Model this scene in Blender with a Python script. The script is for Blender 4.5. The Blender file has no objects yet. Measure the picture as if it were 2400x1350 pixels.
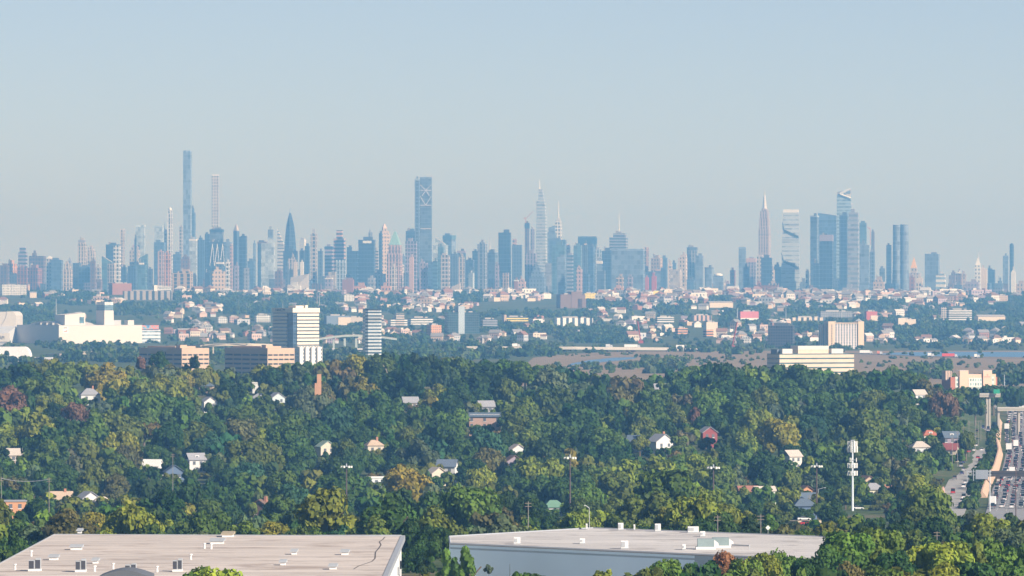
import bpy, math, random
import numpy as np
R = math.radians
rnd = random.Random(7)
F, H, YH = 15000.0, 72.0, 680.0            # focal length in photo pixels, camera height, horizon row
def wx(px, D): return (px - 1200.0) / F * D
def wz(py, D): return H - (py - YH) / F * D
def spx(X, D): return 1200.0 + X / D * F
def spy(Z, D): return YH + (H - Z) / D * F

sc = bpy.context.scene
COL = sc.collection

def lerp(tab, x):
    if x <= tab[0][0]: return tab[0][1]
    for (a, b), (c, d) in zip(tab, tab[1:]):
        if x <= c: return b + (d - b) * (x - a) / (c - a)
    return tab[-1][1]

# ------------------------------------------------------------------ terrain
CREST = [(-300, 856), (0, 856), (130, 838), (230, 850), (330, 848), (460, 852), (560, 864), (650, 850), (750, 842),
         (830, 832), (900, 824), (1000, 826), (1060, 836), (1150, 838), (1250, 848), (1330, 858), (1400, 874),
         (1470, 876), (1520, 876), (1580, 858), (1650, 846), (1730, 846), (1800, 855), (1870, 850), (1950, 868),
         (2000, 862), (2100, 856), (2150, 872), (2200, 900), (2260, 925), (2300, 945), (2500, 950), (3000, 950)]
RIDGE = [((p - 1200) / F * 3600, H - (y - YH) * .24 - 16) for p, y in CREST]
def ground(X, Y):
    r = lerp(RIDGE, X * 3600.0 / max(Y, 1500)) if 2300 < Y < 4700 else 0
    return lerp([(0, 14), (1330, 13), (1500, 10), (2000, -4), (2400, -12), (2650, -10.5), (3000, -10.5 + .38 * (r + 10.5)),
                 (3350, -10.5 + .8 * (r + 10.5)), (3600, r), (3800, r - 1.5), (4400, 3), (8300, 3), (13500, 63), (14700, 1), (16000, 3), (60000, 0)], Y)

# ------------------------------------------------------------------ mesh builder
class MB:
    def __init__(s): s.v = []; s.f = []; s.m = []
    def quad(s, *p, m=0):
        n = len(s.v); s.v += [tuple(q) for q in p]; s.f.append(tuple(range(n, n + len(p)))); s.m.append(m); return s
    def box(s, x0, x1, y0, y1, z0, z1, m=0, top=None):
        return s.prism([(x0, y0), (x1, y0), (x1, y1), (x0, y1)], z0, z1, m, top)
    def prism(s, poly, z0, z1, m=0, top=None, poly2=None):
        n = len(s.v); k = len(poly); q = poly2 or poly
        zt = z1 if isinstance(z1, (list, tuple)) else [z1] * k
        s.v += [(x, y, z0) for x, y in poly] + [(x, y, z) for (x, y), z in zip(q, zt)]
        for i in range(k):
            j = (i + 1) % k
            s.f.append((n + i, n + j, n + k + j, n + k + i)); s.m.append(m)
        s.f.append(tuple(n + k + i for i in range(k))); s.m.append(m if top is None else top)
        s.f.append(tuple(n + i for i in reversed(range(k)))); s.m.append(m)
        return s
    def cyl(s, cx, cy, z0, z1, r0, r1=None, n=8, m=0, top=None):
        r1 = r0 if r1 is None else r1
        c = [(math.cos(2 * math.pi * i / n), math.sin(2 * math.pi * i / n)) for i in range(n)]
        return s.prism([(cx + r0 * a, cy + r0 * b) for a, b in c], z0, z1, m, top, [(cx + r1 * a, cy + r1 * b) for a, b in c])
    def tube(s, p, q, r, n=6, m=0):
        p = np.array(p, float); q = np.array(q, float); d = q - p; L = np.linalg.norm(d); d = d / L
        a = np.cross(d, (0, 0, 1) if abs(d[2]) < .9 else (1, 0, 0)); a /= np.linalg.norm(a); b = np.cross(d, a)
        k = len(s.v)
        for c in (p, q):
            for i in range(n):
                t = 2 * math.pi * i / n; s.v.append(tuple(c + r * (math.cos(t) * a + math.sin(t) * b)))
        for i in range(n):
            j = (i + 1) % n; s.f.append((k + i, k + j, k + n + j, k + n + i)); s.m.append(m)
        s.f.append(tuple(k + i for i in reversed(range(n)))); s.m.append(m)
        s.f.append(tuple(k + n + i for i in range(n))); s.m.append(m)
        return s
    def gable(s, w, d, z, h, m=0, over=.5, along='x', th=.25):      # ridge along x or y
        W, Dp = w / 2 + over, d / 2 + over
        if along == 'x': e = [(-W, -Dp), (W, -Dp), (W, Dp), (-W, Dp)]; r = [(-W, 0), (W, 0)]
        else: e = [(W, -Dp), (W, Dp), (-W, Dp), (-W, -Dp)]; r = [(0, -Dp), (0, Dp)]
        n = len(s.v)
        s.v += [(x, y, z) for x, y in e] + [(x, y, z + h) for x, y in r]
        for f in ((0, 1, 5, 4), (2, 3, 4, 5), (3, 0, 4), (1, 2, 5), (3, 2, 1, 0)): s.f.append(tuple(n + i for i in f)); s.m.append(m)
        return s
    def hip(s, w, d, z, h, m=0, over=.6, rl=.35):
        W, Dp = w / 2 + over, d / 2 + over; n = len(s.v)
        s.v += [(-W, -Dp, z), (W, -Dp, z), (W, Dp, z), (-W, Dp, z), (-W * rl, 0, z + h), (W * rl, 0, z + h)]
        for f in ((0, 1, 5, 4), (2, 3, 4, 5), (3, 0, 4), (1, 2, 5), (3, 2, 1, 0)): s.f.append(tuple(n + i for i in f)); s.m.append(m)
        return s
    def mesh(s, name, mats):
        me = bpy.data.meshes.new(name); me.from_pydata(s.v, [], s.f)
        for m in (mats if isinstance(mats, (list, tuple)) else [mats]): me.materials.append(m)
        if len(s.f): me.polygons.foreach_set('material_index', s.m)
        me.update(); return me
    def build(s, name, mats, parent=None, color=None, loc=None, rz=0):
        o = bpy.data.objects.new(name, s.mesh(name, mats)); COL.objects.link(o)
        if parent: o.parent = parent
        if color: o.color = (*color, 1)
        if loc: o.location = loc
        o.rotation_euler[2] = rz
        return o

THINGS = []
def tag(o, label, cat, group=None, px=None, py=None, base=None):
    """label None: worked out at the end from base words + nearby landmarks"""
    if label: o['label'] = label
    o['category'] = cat
    if group: o['group'] = group
    THINGS.append((o, px, py, base)); return o
def thing(name, label, cat, loc, rz=0, group=None, px=None, py=None, base=None):
    o = bpy.data.objects.new(name, None); COL.objects.link(o); o.location = loc; o.rotation_euler[2] = rz
    o.empty_display_size = 2
    return tag(o, label, cat, group, px, py, base)
LM = []                                     # landmarks for labels: phrase, px, py
def lm(phrase, px, py, zone='town'): LM.append((phrase, px, py, zone))

# ------------------------------------------------------------------ materials
def new_mat(name):
    m = bpy.data.materials.new(name); m.use_nodes = True; nt = m.node_tree
    return m, nt, nt.nodes['Principled BSDF']
def nd(nt, t, **k):
    n = nt.nodes.new(t)
    for a, b in k.items(): setattr(n, a, b)
    return n
def mth(nt, op, a, b=None, c=None):
    n = nd(nt, 'ShaderNodeMath', operation=op)
    for i, x in enumerate((a, b, c)):
        if x is None: continue
        if isinstance(x, (int, float)): n.inputs[i].default_value = x
        else: nt.links.new(x, n.inputs[i])
    return n.outputs[0]
def mixc(nt, f, a, b, mode='MIX'):
    n = nd(nt, 'ShaderNodeMix', data_type='RGBA', blend_type=mode)
    for s, x in ((n.inputs[0], f), (n.inputs[6], a), (n.inputs[7], b)):
        if isinstance(x, (int, float)): s.default_value = x
        elif isinstance(x, tuple): s.default_value = (*x[:3], 1)
        else: nt.links.new(x, s)
    return n.outputs[2]
def scalec(nt, col, v):                    # colour times a scalar socket
    n = nd(nt, 'ShaderNodeVectorMath', operation='SCALE')
    if isinstance(col, tuple): n.inputs[0].default_value = col[:3]
    else: nt.links.new(col, n.inputs[0])
    if isinstance(v, (int, float)): n.inputs['Scale'].default_value = v
    else: nt.links.new(v, n.inputs['Scale'])
    return n.outputs[0]
def noise(nt, vec, scale, detail=3, rough=.6):
    n = nd(nt, 'ShaderNodeTexNoise'); n.inputs['Scale'].default_value = scale; n.inputs['Detail'].default_value = detail
    n.inputs['Roughness'].default_value = rough; nt.links.new(vec, n.inputs['Vector']); return n.outputs['Fac']
_mc = {}
def mat(name, col=None, rough=.7, var=.18, scale=.4, metal=0.0, spec=.3, stretch=None):
    """weathered plain surface; col None takes the object's own colour"""
    if name in _mc: return _mc[name]
    m, nt, b = new_mat(name); tc = nd(nt, 'ShaderNodeTexCoord').outputs['Object']
    if stretch:
        mp = nd(nt, 'ShaderNodeMapping'); mp.inputs['Scale'].default_value = stretch; nt.links.new(tc, mp.inputs[0]); tc = mp.outputs[0]
    base = nd(nt, 'ShaderNodeObjectInfo').outputs['Color'] if col is None else tuple(col)
    v = mth(nt, 'MULTIPLY_ADD', noise(nt, tc, scale), 2 * var, 1 - var)
    v2 = mth(nt, 'MULTIPLY_ADD', noise(nt, tc, scale * 7), var, 1 - var / 2)
    nt.links.new(scalec(nt, base, mth(nt, 'MULTIPLY', v, v2)), b.inputs['Base Color'])
    b.inputs['Roughness'].default_value = rough; b.inputs['Metallic'].default_value = metal
    b.inputs['Specular IOR Level'].default_value = spec
    _mc[name] = m; return m
def facade(style, fh=9.0, bw=7.0, glass=(.035, .06, .10), roof=(.32, .30, .28), rough=.2):
    key = ('facade', style, fh, bw, glass, roof)
    if key in _mc: return _mc[key]
    m, nt, b = new_mat('facade ' + style)
    tc = nd(nt, 'ShaderNodeTexCoord').outputs['Object']
    sep = nd(nt, 'ShaderNodeSeparateXYZ'); nt.links.new(tc, sep.inputs[0])
    u = mth(nt, 'DIVIDE', mth(nt, 'ADD', sep.outputs[0], sep.outputs[1]), bw)
    w = mth(nt, 'DIVIDE', sep.outputs[2], fh)
    a, c = mth(nt, 'FRACT', u), mth(nt, 'FRACT', w)
    lt = lambda x, t: mth(nt, 'LESS_THAN', x, t)
    if style == 'band': win = lt(c, .48)
    elif style == 'lines': win = lt(c, .3)
    elif style == 'panel': win = mth(nt, 'MAXIMUM', lt(a, .05), lt(c, .03))
    elif style == 'grid': win = mth(nt, 'MULTIPLY', lt(mth(nt, 'ABSOLUTE', mth(nt, 'SUBTRACT', a, .5)), .31), lt(c, .62))
    elif style == 'stone': win = mth(nt, 'MULTIPLY', lt(mth(nt, 'ABSOLUTE', mth(nt, 'SUBTRACT', a, .5)), .2), lt(c, .5))
    elif style == 'pier': win = mth(nt, 'MULTIPLY', lt(a, .45), lt(c, .8))
    elif style == 'lattice': win = mth(nt, 'MULTIPLY', lt(mth(nt, 'ABSOLUTE', mth(nt, 'SUBTRACT', a, .5)), .3), lt(mth(nt, 'ABSOLUTE', mth(nt, 'SUBTRACT', c, .5)), .3))
    elif style == 'glass': win = mth(nt, 'SUBTRACT', 1.0, mth(nt, 'MULTIPLY', mth(nt, 'MAXIMUM', lt(a, .12), lt(c, .2)), .75))
    else: win = 0.0
    cell = nd(nt, 'ShaderNodeTexWhiteNoise', noise_dimensions='2D')
    cb = nd(nt, 'ShaderNodeCombineXYZ'); nt.links.new(mth(nt, 'FLOOR', u), cb.inputs[0]); nt.links.new(mth(nt, 'FLOOR', w), cb.inputs[1])
    oi = nd(nt, 'ShaderNodeObjectInfo')
    va = nd(nt, 'ShaderNodeVectorMath', operation='ADD'); nt.links.new(cb.outputs[0], va.inputs[0])
    rv = nd(nt, 'ShaderNodeCombineXYZ'); nt.links.new(mth(nt, 'MULTIPLY', oi.outputs['Random'], 97.0), rv.inputs[0]); nt.links.new(rv.outputs[0], va.inputs[1])
    nt.links.new(va.outputs[0], cell.inputs['Vector'])
    va2 = nd(nt, 'ShaderNodeVectorMath', operation='ADD'); nt.links.new(tc, va2.inputs[0])
    rv2 = nd(nt, 'ShaderNodeCombineXYZ'); nt.links.new(mth(nt, 'MULTIPLY', oi.outputs['Random'], 9000.0), rv2.inputs[0]); nt.links.new(rv2.outputs[0], va2.inputs[1])
    big = noise(nt, va2.outputs[0], .025, 3, .6)
    vw = mth(nt, 'MULTIPLY_ADD', big, .5, .75)
    wall = scalec(nt, oi.outputs['Color'], vw)
    mech = lt(mth(nt, 'FRACT', mth(nt, 'MULTIPLY_ADD', sep.outputs[2], 1 / 71.0, oi.outputs['Random'])), .07)
    gv = mth(nt, 'MULTIPLY', mth(nt, 'MULTIPLY_ADD', cell.outputs['Value'], .8, .6), vw)  # random pane brightness painted in for varying reflections
    if style == 'glass':
        g = scalec(nt, oi.outputs['Color'], gv); frame = mixc(nt, .25, wall, (.30, .34, .38))
        colr = mixc(nt, win, frame, g)
    else: colr = mixc(nt, win, wall, scalec(nt, glass, gv))
    colr = scalec(nt, colr, mth(nt, 'MULTIPLY_ADD', mech, 0.0 if style in ('plain', 'panel') else -.3, 1.0))
    geo = nd(nt, 'ShaderNodeNewGeometry'); sn = nd(nt, 'ShaderNodeSeparateXYZ'); nt.links.new(geo.outputs['Normal'], sn.inputs[0])
    up = mth(nt, 'GREATER_THAN', sn.outputs[2], .7)
    nt.links.new(mixc(nt, up, colr, roof), b.inputs['Base Color'])
    iswin = mth(nt, 'MULTIPLY', win, mth(nt, 'SUBTRACT', 1.0, up))
    nt.links.new(mth(nt, 'MULTIPLY_ADD', iswin, rough - .65, .65), b.inputs['Roughness'])
    b.inputs['Specular IOR Level'].default_value = .5
    _mc[key] = m; return m

PAL = dict(navy=(.02, .045, .085), blue=(.065, .115, .20), steel=(.15, .195, .265), teal=(.075, .145, .18), pale=(.37, .43, .48),
           white=(.72, .70, .66), cream=(.60, .50, .40), tan=(.45, .34, .25), pink=(.50, .33, .27), brick=(.29, .13, .09),
           brown=(.17, .11, .09), gray=(.28, .28, .30), lilac=(.30, .25, .30), slate=(.10, .13, .17), stone=(.46, .40, .35),
           red=(.42, .10, .09), copper=(.25, .42, .38), gold=(.75, .42, .10), yellow=(.75, .60, .12), orange=(.55, .28, .15))

# ------------------------------------------------------------------ camera, light, air
cam = bpy.data.cameras.new('camera'); co = bpy.data.objects.new('camera', cam); COL.objects.link(co)
co.location = (0, 0, H); co.rotation_euler = (R(90), 0, 0)
cam.sensor_width = 36; cam.lens = 36 * F / 2400; cam.shift_y = (YH - 675) / 2400
cam.clip_start = 1; cam.clip_end = 200000
sc.camera = co
SUN_AZ, SUN_EL = 128.0, 31.0               # clockwise from the view direction: behind the camera to the right
w = bpy.data.worlds.new('World'); sc.world = w; w.use_nodes = True
nt = w.node_tree; bg = nt.nodes['Background']; sky = nd(nt, 'ShaderNodeTexSky', sky_type='NISHITA')
sky.sun_disc = False; sky.sun_elevation = R(SUN_EL); sky.sun_rotation = R(SUN_AZ); sky.altitude = 80
sky.air_density = .5; sky.dust_density = .2; sky.ozone_density = 1.0
tint = nd(nt, 'ShaderNodeMix', data_type='RGBA', blend_type='MULTIPLY'); tint.inputs[0].default_value = 1; tint.inputs[7].default_value = (1.0, .905, .92, 1)
nt.links.new(sky.outputs[0], tint.inputs[6]); nt.links.new(tint.outputs[2], bg.inputs[0]); bg.inputs[1].default_value = .065
sl = bpy.data.lights.new('sun', 'SUN'); so = bpy.data.objects.new('sun', sl); COL.objects.link(so)
sl.energy = 4.4; sl.angle = R(.53); sl.color = (1.0, .945, .865)
from mathutils import Vector
sd = Vector((math.sin(R(SUN_AZ)) * math.cos(R(SUN_EL)), math.cos(R(SUN_AZ)) * math.cos(R(SUN_EL)), math.sin(R(SUN_EL))))
so.rotation_euler = sd.to_track_quat('Z', 'Y').to_euler()
sc.view_settings.view_transform = 'Standard'; sc.view_settings.look = 'None'; sc.view_settings.exposure = .85
HAZE_DENSITY, HAZE_COLOR = 8.0e-5, (.21, .52, 1.0)
hz = MB().box(-5200, 5200, -300, 40100, -16, 520).build('haze', None)
hz.data.materials.clear()
hm = bpy.data.materials.new('haze'); hm.use_nodes = True; hm.node_tree.nodes.clear()
pv = nd(hm.node_tree, 'ShaderNodeVolumePrincipled'); ho = nd(hm.node_tree, 'ShaderNodeOutputMaterial')
pv.inputs['Color'].default_value = (*HAZE_COLOR, 1); pv.inputs['Absorption Color'].default_value = (.74, .74, .74, 1)
pv.inputs['Density'].default_value = HAZE_DENSITY; pv.inputs['Anisotropy'].default_value = .18
hm.node_tree.links.new(pv.outputs[0], ho.inputs['Volume']); hz.data.materials.append(hm); hz['kind'] = 'stuff'
cy = sc.cycles
cy.use_denoising = True
cy.max_bounces = 5; cy.diffuse_bounces = 2; cy.glossy_bounces = 2; cy.transmission_bounces = 2; cy.volume_bounces = 1; cy.transparent_max_bounces = 4
cy.sample_clamp_indirect = 4

# ------------------------------------------------------------------ ground sheet
def struct(o): o['kind'] = 'structure'; return o
ys = sorted(set(list(range(0, 1300, 130)) + list(range(1300, 4700, 70)) + list(range(4700, 15000, 300)) + [15000, 16000, 18000, 22000, 30000, 40000, 400, 2000, 2400, 2450, 2650, 3000, 3350, 3600, 3800, 4400, 8300, 13500, 14700, 1330, 1500]))
gx = 61
vs, fs = [], []
for y in ys:
    wd = 260 + .1 * y
    for i in range(gx):
        x = (2 * i / (gx - 1) - 1) * wd; vs.append((x, y, ground(x, y)))
for j in range(len(ys) - 1):
    for i in range(gx - 1):
        a = j * gx + i; fs.append((a, a + 1, a + gx + 1, a + gx))
gm, nt, b = new_mat('grass and soil')
tc = nd(nt, 'ShaderNodeTexCoord').outputs['Object']
n1 = noise(nt, tc, .012, 5); n2 = noise(nt, tc, .15, 4)
rp = nd(nt, 'ShaderNodeValToRGB'); nt.links.new(mth(nt, 'MULTIPLY_ADD', n2, .4, mth(nt, 'MULTIPLY', n1, .6)), rp.inputs[0])
e = rp.color_ramp.elements; e[0].position = .38; e[0].color = (.045, .07, .025, 1); e[1].position = .64; e[1].color = (.16, .13, .075, 1)
k = e.new(.5); k.color = (.075, .10, .04, 1)
nt.links.new(rp.outputs[0], b.inputs['Base Color']); b.inputs['Roughness'].default_value = .95; b.inputs['Specular IOR Level'].default_value = .1
g = MB(); g.v = vs; g.f = fs; g.m = [0] * len(fs)
struct(g.build('ground', gm))
# ------------------------------------------------------------------ skyline towers across the river
SKY = 'city skyline towers'
BACK, MID, FRONT, SHORE = 18600, 17300, 16300, 15700
tower_no = [0]
def T(x0, x1, yt, D, style, col, label, rot=10, dep=.8, tiers=(), roof='plant', fh=10, bw=8, slope=0, base=2.0, crown=None, spire=None, glass=(.035, .06, .10), ov=None, round_=0, cat='tower', name='tower'):
    """one tower: shaft (> tiers), rooftop plant, crown, roof, spire as parts. x0..x1, yt in photo pixels at distance D"""
    tower_no[0] += 1; D = D + (tower_no[0] * 37) % 260
    a = R(rot); k = D / F
    def dims(p0, p1):
        W = (p1 - p0) * k; wd = W / (math.cos(a) + dep * abs(math.sin(a))); return wd, wd * dep
    wd, dp = dims(x0, x1); hgt = wz(yt, D) - base
    c = PAL[col] if isinstance(col, str) else col
    root = thing(name, label, cat, (wx((x0 + x1) / 2, D), D, base), -a, SKY, (x0 + x1) / 2, (yt + 690) / 2)
    fm = facade(style, fh, bw, glass)
    def block(nm, w_, d_, z0, z1, colr, m=fm, ox=0, sl=0, oy=0):
        b = MB()
        if round_:
            n = 20; P = [(w_ / 2 * math.copysign(abs(math.cos(t)) ** round_, math.cos(t)) + ox, d_ / 2 * math.copysign(abs(math.sin(t)) ** round_, math.sin(t)) + oy) for t in [2 * math.pi * i / n for i in range(n)]]
        else: P = [(-w_ / 2 + ox, -d_ / 2 + oy), (w_ / 2 + ox, -d_ / 2 + oy), (w_ / 2 + ox, d_ / 2 + oy), (-w_ / 2 + ox, d_ / 2 + oy)]
        if sl: zt = [z1 + sl * k * (x - ox) / w_ for x, y in P]
        else: zt = z1
        b.prism(P, z0, zt); return b.build(nm, m, root, colr)
    top = hgt; tw, td, tox = wd, dp, 0
    block('shaft', wd, dp, 0, hgt, c, sl=0 if tiers else slope)
    for i, tr in enumerate(tiers):
        p0, p1, y = tr[:3]; w2, d2 = dims(p0, p1); z1 = wz(y, D) - base; ox = ((p0 + p1) / 2 - (x0 + x1) / 2) * k
        cc = c if len(tr) < 4 else PAL[tr[3]]
        block('upper_tier', w2, d2, top - 2, z1, cc, ox=ox, sl=slope if i == len(tiers) - 1 else 0); top, tw, td, tox = z1, w2, d2, ox
    if crown: # (colour, height px)
        block('crown', tw + 1.2, td + 1.2, top - crown[1] * k, top + .6, PAL[crown[0]], mat('crown cladding', None, .6, .15, .05), ox=tox)
    if roof == 'plant' and not slope:
        r2 = random.Random(tower_no[0]); h2 = r2.uniform(4, 9)
        block('rooftop_plant', tw * r2.uniform(.3, .6), td * .5, top + (.62 if crown else .02), top + h2, tuple(.7 * q + .05 for q in c), mat('rooftop plant', None, .8, .2, .05), ox=tox + tw * r2.uniform(-.15, .15))
        if r2.random() < .35: MB().box(tox - tw * .3, tox - tw * .18, -td * .3, td * .1, top + .6, top + h2 * 1.4).build('stair_head', mat('rooftop plant', None, .8, .2, .05), root, (.3, .28, .27))
    elif roof == 'parapet': block('parapet', tw * 1.01, td * 1.01, top + .03, top + 5, tuple(min(.8, 1.3 * q + .03) for q in c), ox=tox)
    elif isinstance(roof, tuple):
        kind, colr, yp = roof; zp = wz(yp, D) - base; rm = mat('metal roof', None, .45, .12, .05)
        q = MB()
        if kind == 'pyr':
            f = .12; q.prism([(sx * (tw / 2) + tox, sy * td / 2) for sx, sy in ((-1, -1), (1, -1), (1, 1), (-1, 1))], top + .02, zp, poly2=[(sx * tw / 2 * f + tox, sy * td / 2 * f) for sx, sy in ((-1, -1), (1, -1), (1, 1), (-1, 1))])
        elif kind == 'dome':
            n = 6
            for i in range(n):
                t0, t1 = i / n * math.pi / 2, (i + 1) / n * math.pi / 2
                q.cyl(tox, 0, top + (zp - top) * math.sin(t0) + .02, top + (zp - top) * math.sin(t1), tw / 2 * math.cos(t0) * .96, tw / 2 * math.cos(t1) * .96 + .3, 14)
        q.build('roof', rm, root, PAL[colr])
    if spire:  # (px, tip y, radius)
        xs = (spire[0] - (x0 + x1) / 2) * k; zt = wz(spire[1], D) - base
        MB().cyl(xs, 0, top - 1, zt, spire[2], spire[2] * .25, 6).build('spire', mat('spire metal', None, .4, .1, .1), root, PAL[spire[3]] if len(spire) > 3 else (.55, .53, .5))
    return root, fm, k, c, hgt, wd, dp

# --- from the mall side to the tallest tower
T(0, 22, 622, SHORE, 'pier', 'brown', 'brown apartment block with a thin red chimney at the picture edge', dep=1)
T(16, 41, 618, FRONT, 'pier', 'orange', 'orange and cream striped apartment block beside the brown block with red chimney', rot=40, dep=1)
T(43, 64, 592, MID, 'band', 'lilac', 'grey tower wearing an open ring crown above red brown blocks', tiers=[(46, 61, 584)], roof='parapet')
T(40, 66, 627, SHORE, 'pier', 'brick', 'red brown brick slab standing before the ring crowned tower', dep=.5)
T(68, 107, 600, MID, 'grid', 'brown', 'broad purple brown tower with a stepped chimney top', tiers=[(75, 86, 593)], dep=.6)
T(62, 99, 628, SHORE, 'pier', 'brick', 'red brown brick slab with a bright orange sunlit end wall', rot=24, dep=.8)
T(109, 125, 606, MID, 'stone', 'stone', 'slim pale grey tower with a small pointed cap beside the dark blue box', roof=('pyr', 'white', 600))
T(120, 147, 609, FRONT, 'glass', 'blue', 'dark blue plain box tower between two pale stone towers', dep=.7)
T(148, 170, 632, FRONT, 'pier', 'cream', 'cream tower with stepped shoulders near the dark blue box', tiers=[(151, 166, 618)])
T(159, 168, 612, BACK, 'stone', 'gray', 'thin grey tower with a sharp point behind the cream stepped tower', roof=('pyr', 'gray', 602))
T(170, 184, 630, MID, 'stone', 'lilac', 'low grey stone block behind the cream stepped tower')
T(182, 203, 573, MID, 'pier', 'cream', 'tall cream ribbed tower with a dark notched crown', crown=('gray', 5), tiers=[(184, 201, 563)])
T(203, 224, 588, BACK, 'pier', 'cream', 'pale cream stepped tower directly behind the notched crown tower', tiers=[(206, 221, 580)])
T(185, 213, 625, FRONT, 'grid', 'blue', 'square dark blue block at the foot of the cream ribbed tower', dep=.6)
T(212, 224, 613, SHORE, 'stone', 'brown', 'slim brown brick tower between the blue block and the grey flats')
T(224, 237, 625, FRONT, 'grid', 'stone', 'small grey beige block of flats beside the slim brown tower')
T(239, 264, 607, FRONT, 'glass', 'teal', 'teal glass tower with a roof sloping down at one side', slope=-14, dep=.7)
T(247, 284, 573, MID, 'glass', 'navy', 'dark navy slab with a softly rounded top', round_=.4, dep=.6, roof='plant')
T(266, 283, 580, FRONT, 'grid', 'white', 'white gridded tower standing before the dark navy slab', roof='parapet')
T(282, 293, 540, BACK, 'pier', 'cream', 'very slender pale beige tower behind the dark navy slab', roof='parapet')
T(285, 297, 626, FRONT, 'glass', 'navy', 'short dark blue tower at the foot of the slender beige tower')
T(297, 306, 640, MID, 'stone', 'slate', 'small dark stone block between two glass towers')
T(315, 320, 558, MID, 'glass', 'navy', 'narrow dark strip tower beside a pale glass tower')
T(318, 341, 532, BACK, 'glass', 'pale', 'pale blue glass tower, the twin without a dark block below it', roof='parapet')
T(304, 328, 586, MID, 'stone', 'stone', 'pale stone tower tapering to a pointed top before a pale glass tower', tiers=[(308, 325, 579)], roof=('pyr', 'lilac', 571))
T(326, 347, 600, FRONT, 'glass', 'teal', 'teal glass tower with a slanted roof beside the pointed stone tower', slope=10)
T(316, 345, 620, SHORE, 'glass', 'teal', 'low teal glass block with a small white roof cap', tiers=[(326, 338, 616, 'white')])
T(346, 358, 630, FRONT, 'grid', 'slate', 'small slate blue block beside the low teal glass block')
T(362, 384, 533, BACK, 'glass', 'pale', 'pale blue glass tower rising behind a dark blue block', roof='parapet')
T(361, 388, 568, MID, 'glass', 'blue', 'dark blue glass block below the pale glass twin tower')
T(370, 384, 589, FRONT, 'pier', 'pink', 'pinkish brick tower, the taller of an adjoining pair')
T(385, 400, 592, FRONT, 'pier', 'orange', 'pinkish brick tower, the shorter of an adjoining pair')
T(384, 393, 543, BACK, 'stone', 'stone', 'stone tower with a fine needle beside the slender rounded tower', spire=(386, 517, 1.6))
T(392, 405, 500, MID, 'pier', 'white', 'very slender white stone tower with a rounded stepped top', tiers=[(393.5, 403.5, 492)], roof=('dome', 'white', 486))
T(405, 425, 596, MID, 'glass', 'blue', 'mid blue glass block at the foot of the tallest tower')
T(420, 428, 533, BACK, 'grid', 'stone', 'slender grey tower dotted with dark windows beside the tallest tower')
T(427.5, 451, 602, 17800, 'glass', (.19, .25, .34), 'tallest tower, a grey blue glass needle with a flat top', tiers=[(429.5, 449.5, 357)], fh=14, bw=6, roof='parapet', dep=.9)
T(448, 459, 498, 18200, 'glass', 'blue', 'curved blue glass tower hugging the tallest tower', tiers=[(448, 456, 488)], round_=.6)
T(424, 446, 607, FRONT, 'stone', 'brown', 'brown stone block before the tallest tower', tiers=[(428, 444, 601)])
T(444, 462, 561, FRONT, 'glass', 'pale', 'light blue ribbed tower close to the tallest tower', crown=('white', 4))
T(463, 481, 562, MID, 'pier', 'blue', 'medium blue ribbed tower before the white lattice tower', tiers=[(466, 475, 557)])
T(496.5, 513.5, 413, 18400, 'lattice', (.56, .51, .47), 'white lattice tower, slender and square, full of dark windows', roof='parapet', dep=1, rot=2, bw=7.5, fh=9)
T(480, 492, 548, MID, 'glass', 'navy', 'dark navy tower beside the white lattice tower')
T(492, 524, 538, MID, 'glass', 'slate', 'slate tower with a dark flat cap hiding the white lattice tower foot', crown=('navy', 6), dep=.5)
r_ = T(489, 528, 568, 16800, 'glass', 'navy', 'dark glass block with white diagonal braces across its face', dep=.5)
b = MB(); W_, Dp_, Hh = r_[5], r_[6], r_[4]
for sx in (-.42, -.1, .25):
    b.tube((sx * W_, -Dp_ / 2 - .3, Hh - 62), ((sx + .18) * W_, -Dp_ / 2 - .3, Hh - 4), 1.1)
    b.tube(((sx + .18) * W_, -Dp_ / 2 - .3, Hh - 4), ((sx + .3) * W_, -Dp_ / 2 - .3, Hh - 62), .8)
b.build('diagonal_brace', mat('white steel', (.7, .7, .68), .5), r_[0])
T(524, 543, 567, BACK, 'glass', 'steel', 'medium blue tower behind the diagonally braced block')
T(507, 524, 615, FRONT, 'grid', 'slate', 'dark block with a white sign strip along its top edge', crown=('white', 4))
T(529, 539, 614, SHORE, 'grid', 'white', 'slim white gridded tower beside the tan brick flats')
T(539, 546, 574, MID, 'stone', 'pink', 'slim pinkish tower beside the dark pointed tower')
T(547, 561, 541, MID, 'pier', 'blue', 'tower with a tall pointed top, dark one side, pale the other', rot=35, dep=1, roof=('pyr', 'stone', 524))
T(560, 579, 555, FRONT, 'glass', 'navy', 'dark blue slab touching the tall pointed tower', tiers=[(564, 579, 553)])
T(549, 560, 622, SHORE, 'stone', 'lilac', 'low lilac grey block at the foot of the pointed tower')
T(580, 597, 612, MID, 'glass', 'blue', 'blue glass block between the dark slab and the stepped pale tower')
T(593, 600, 570, BACK, 'glass', 'steel', 'narrow blue tower peeping out behind the stepped pale tower')
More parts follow.
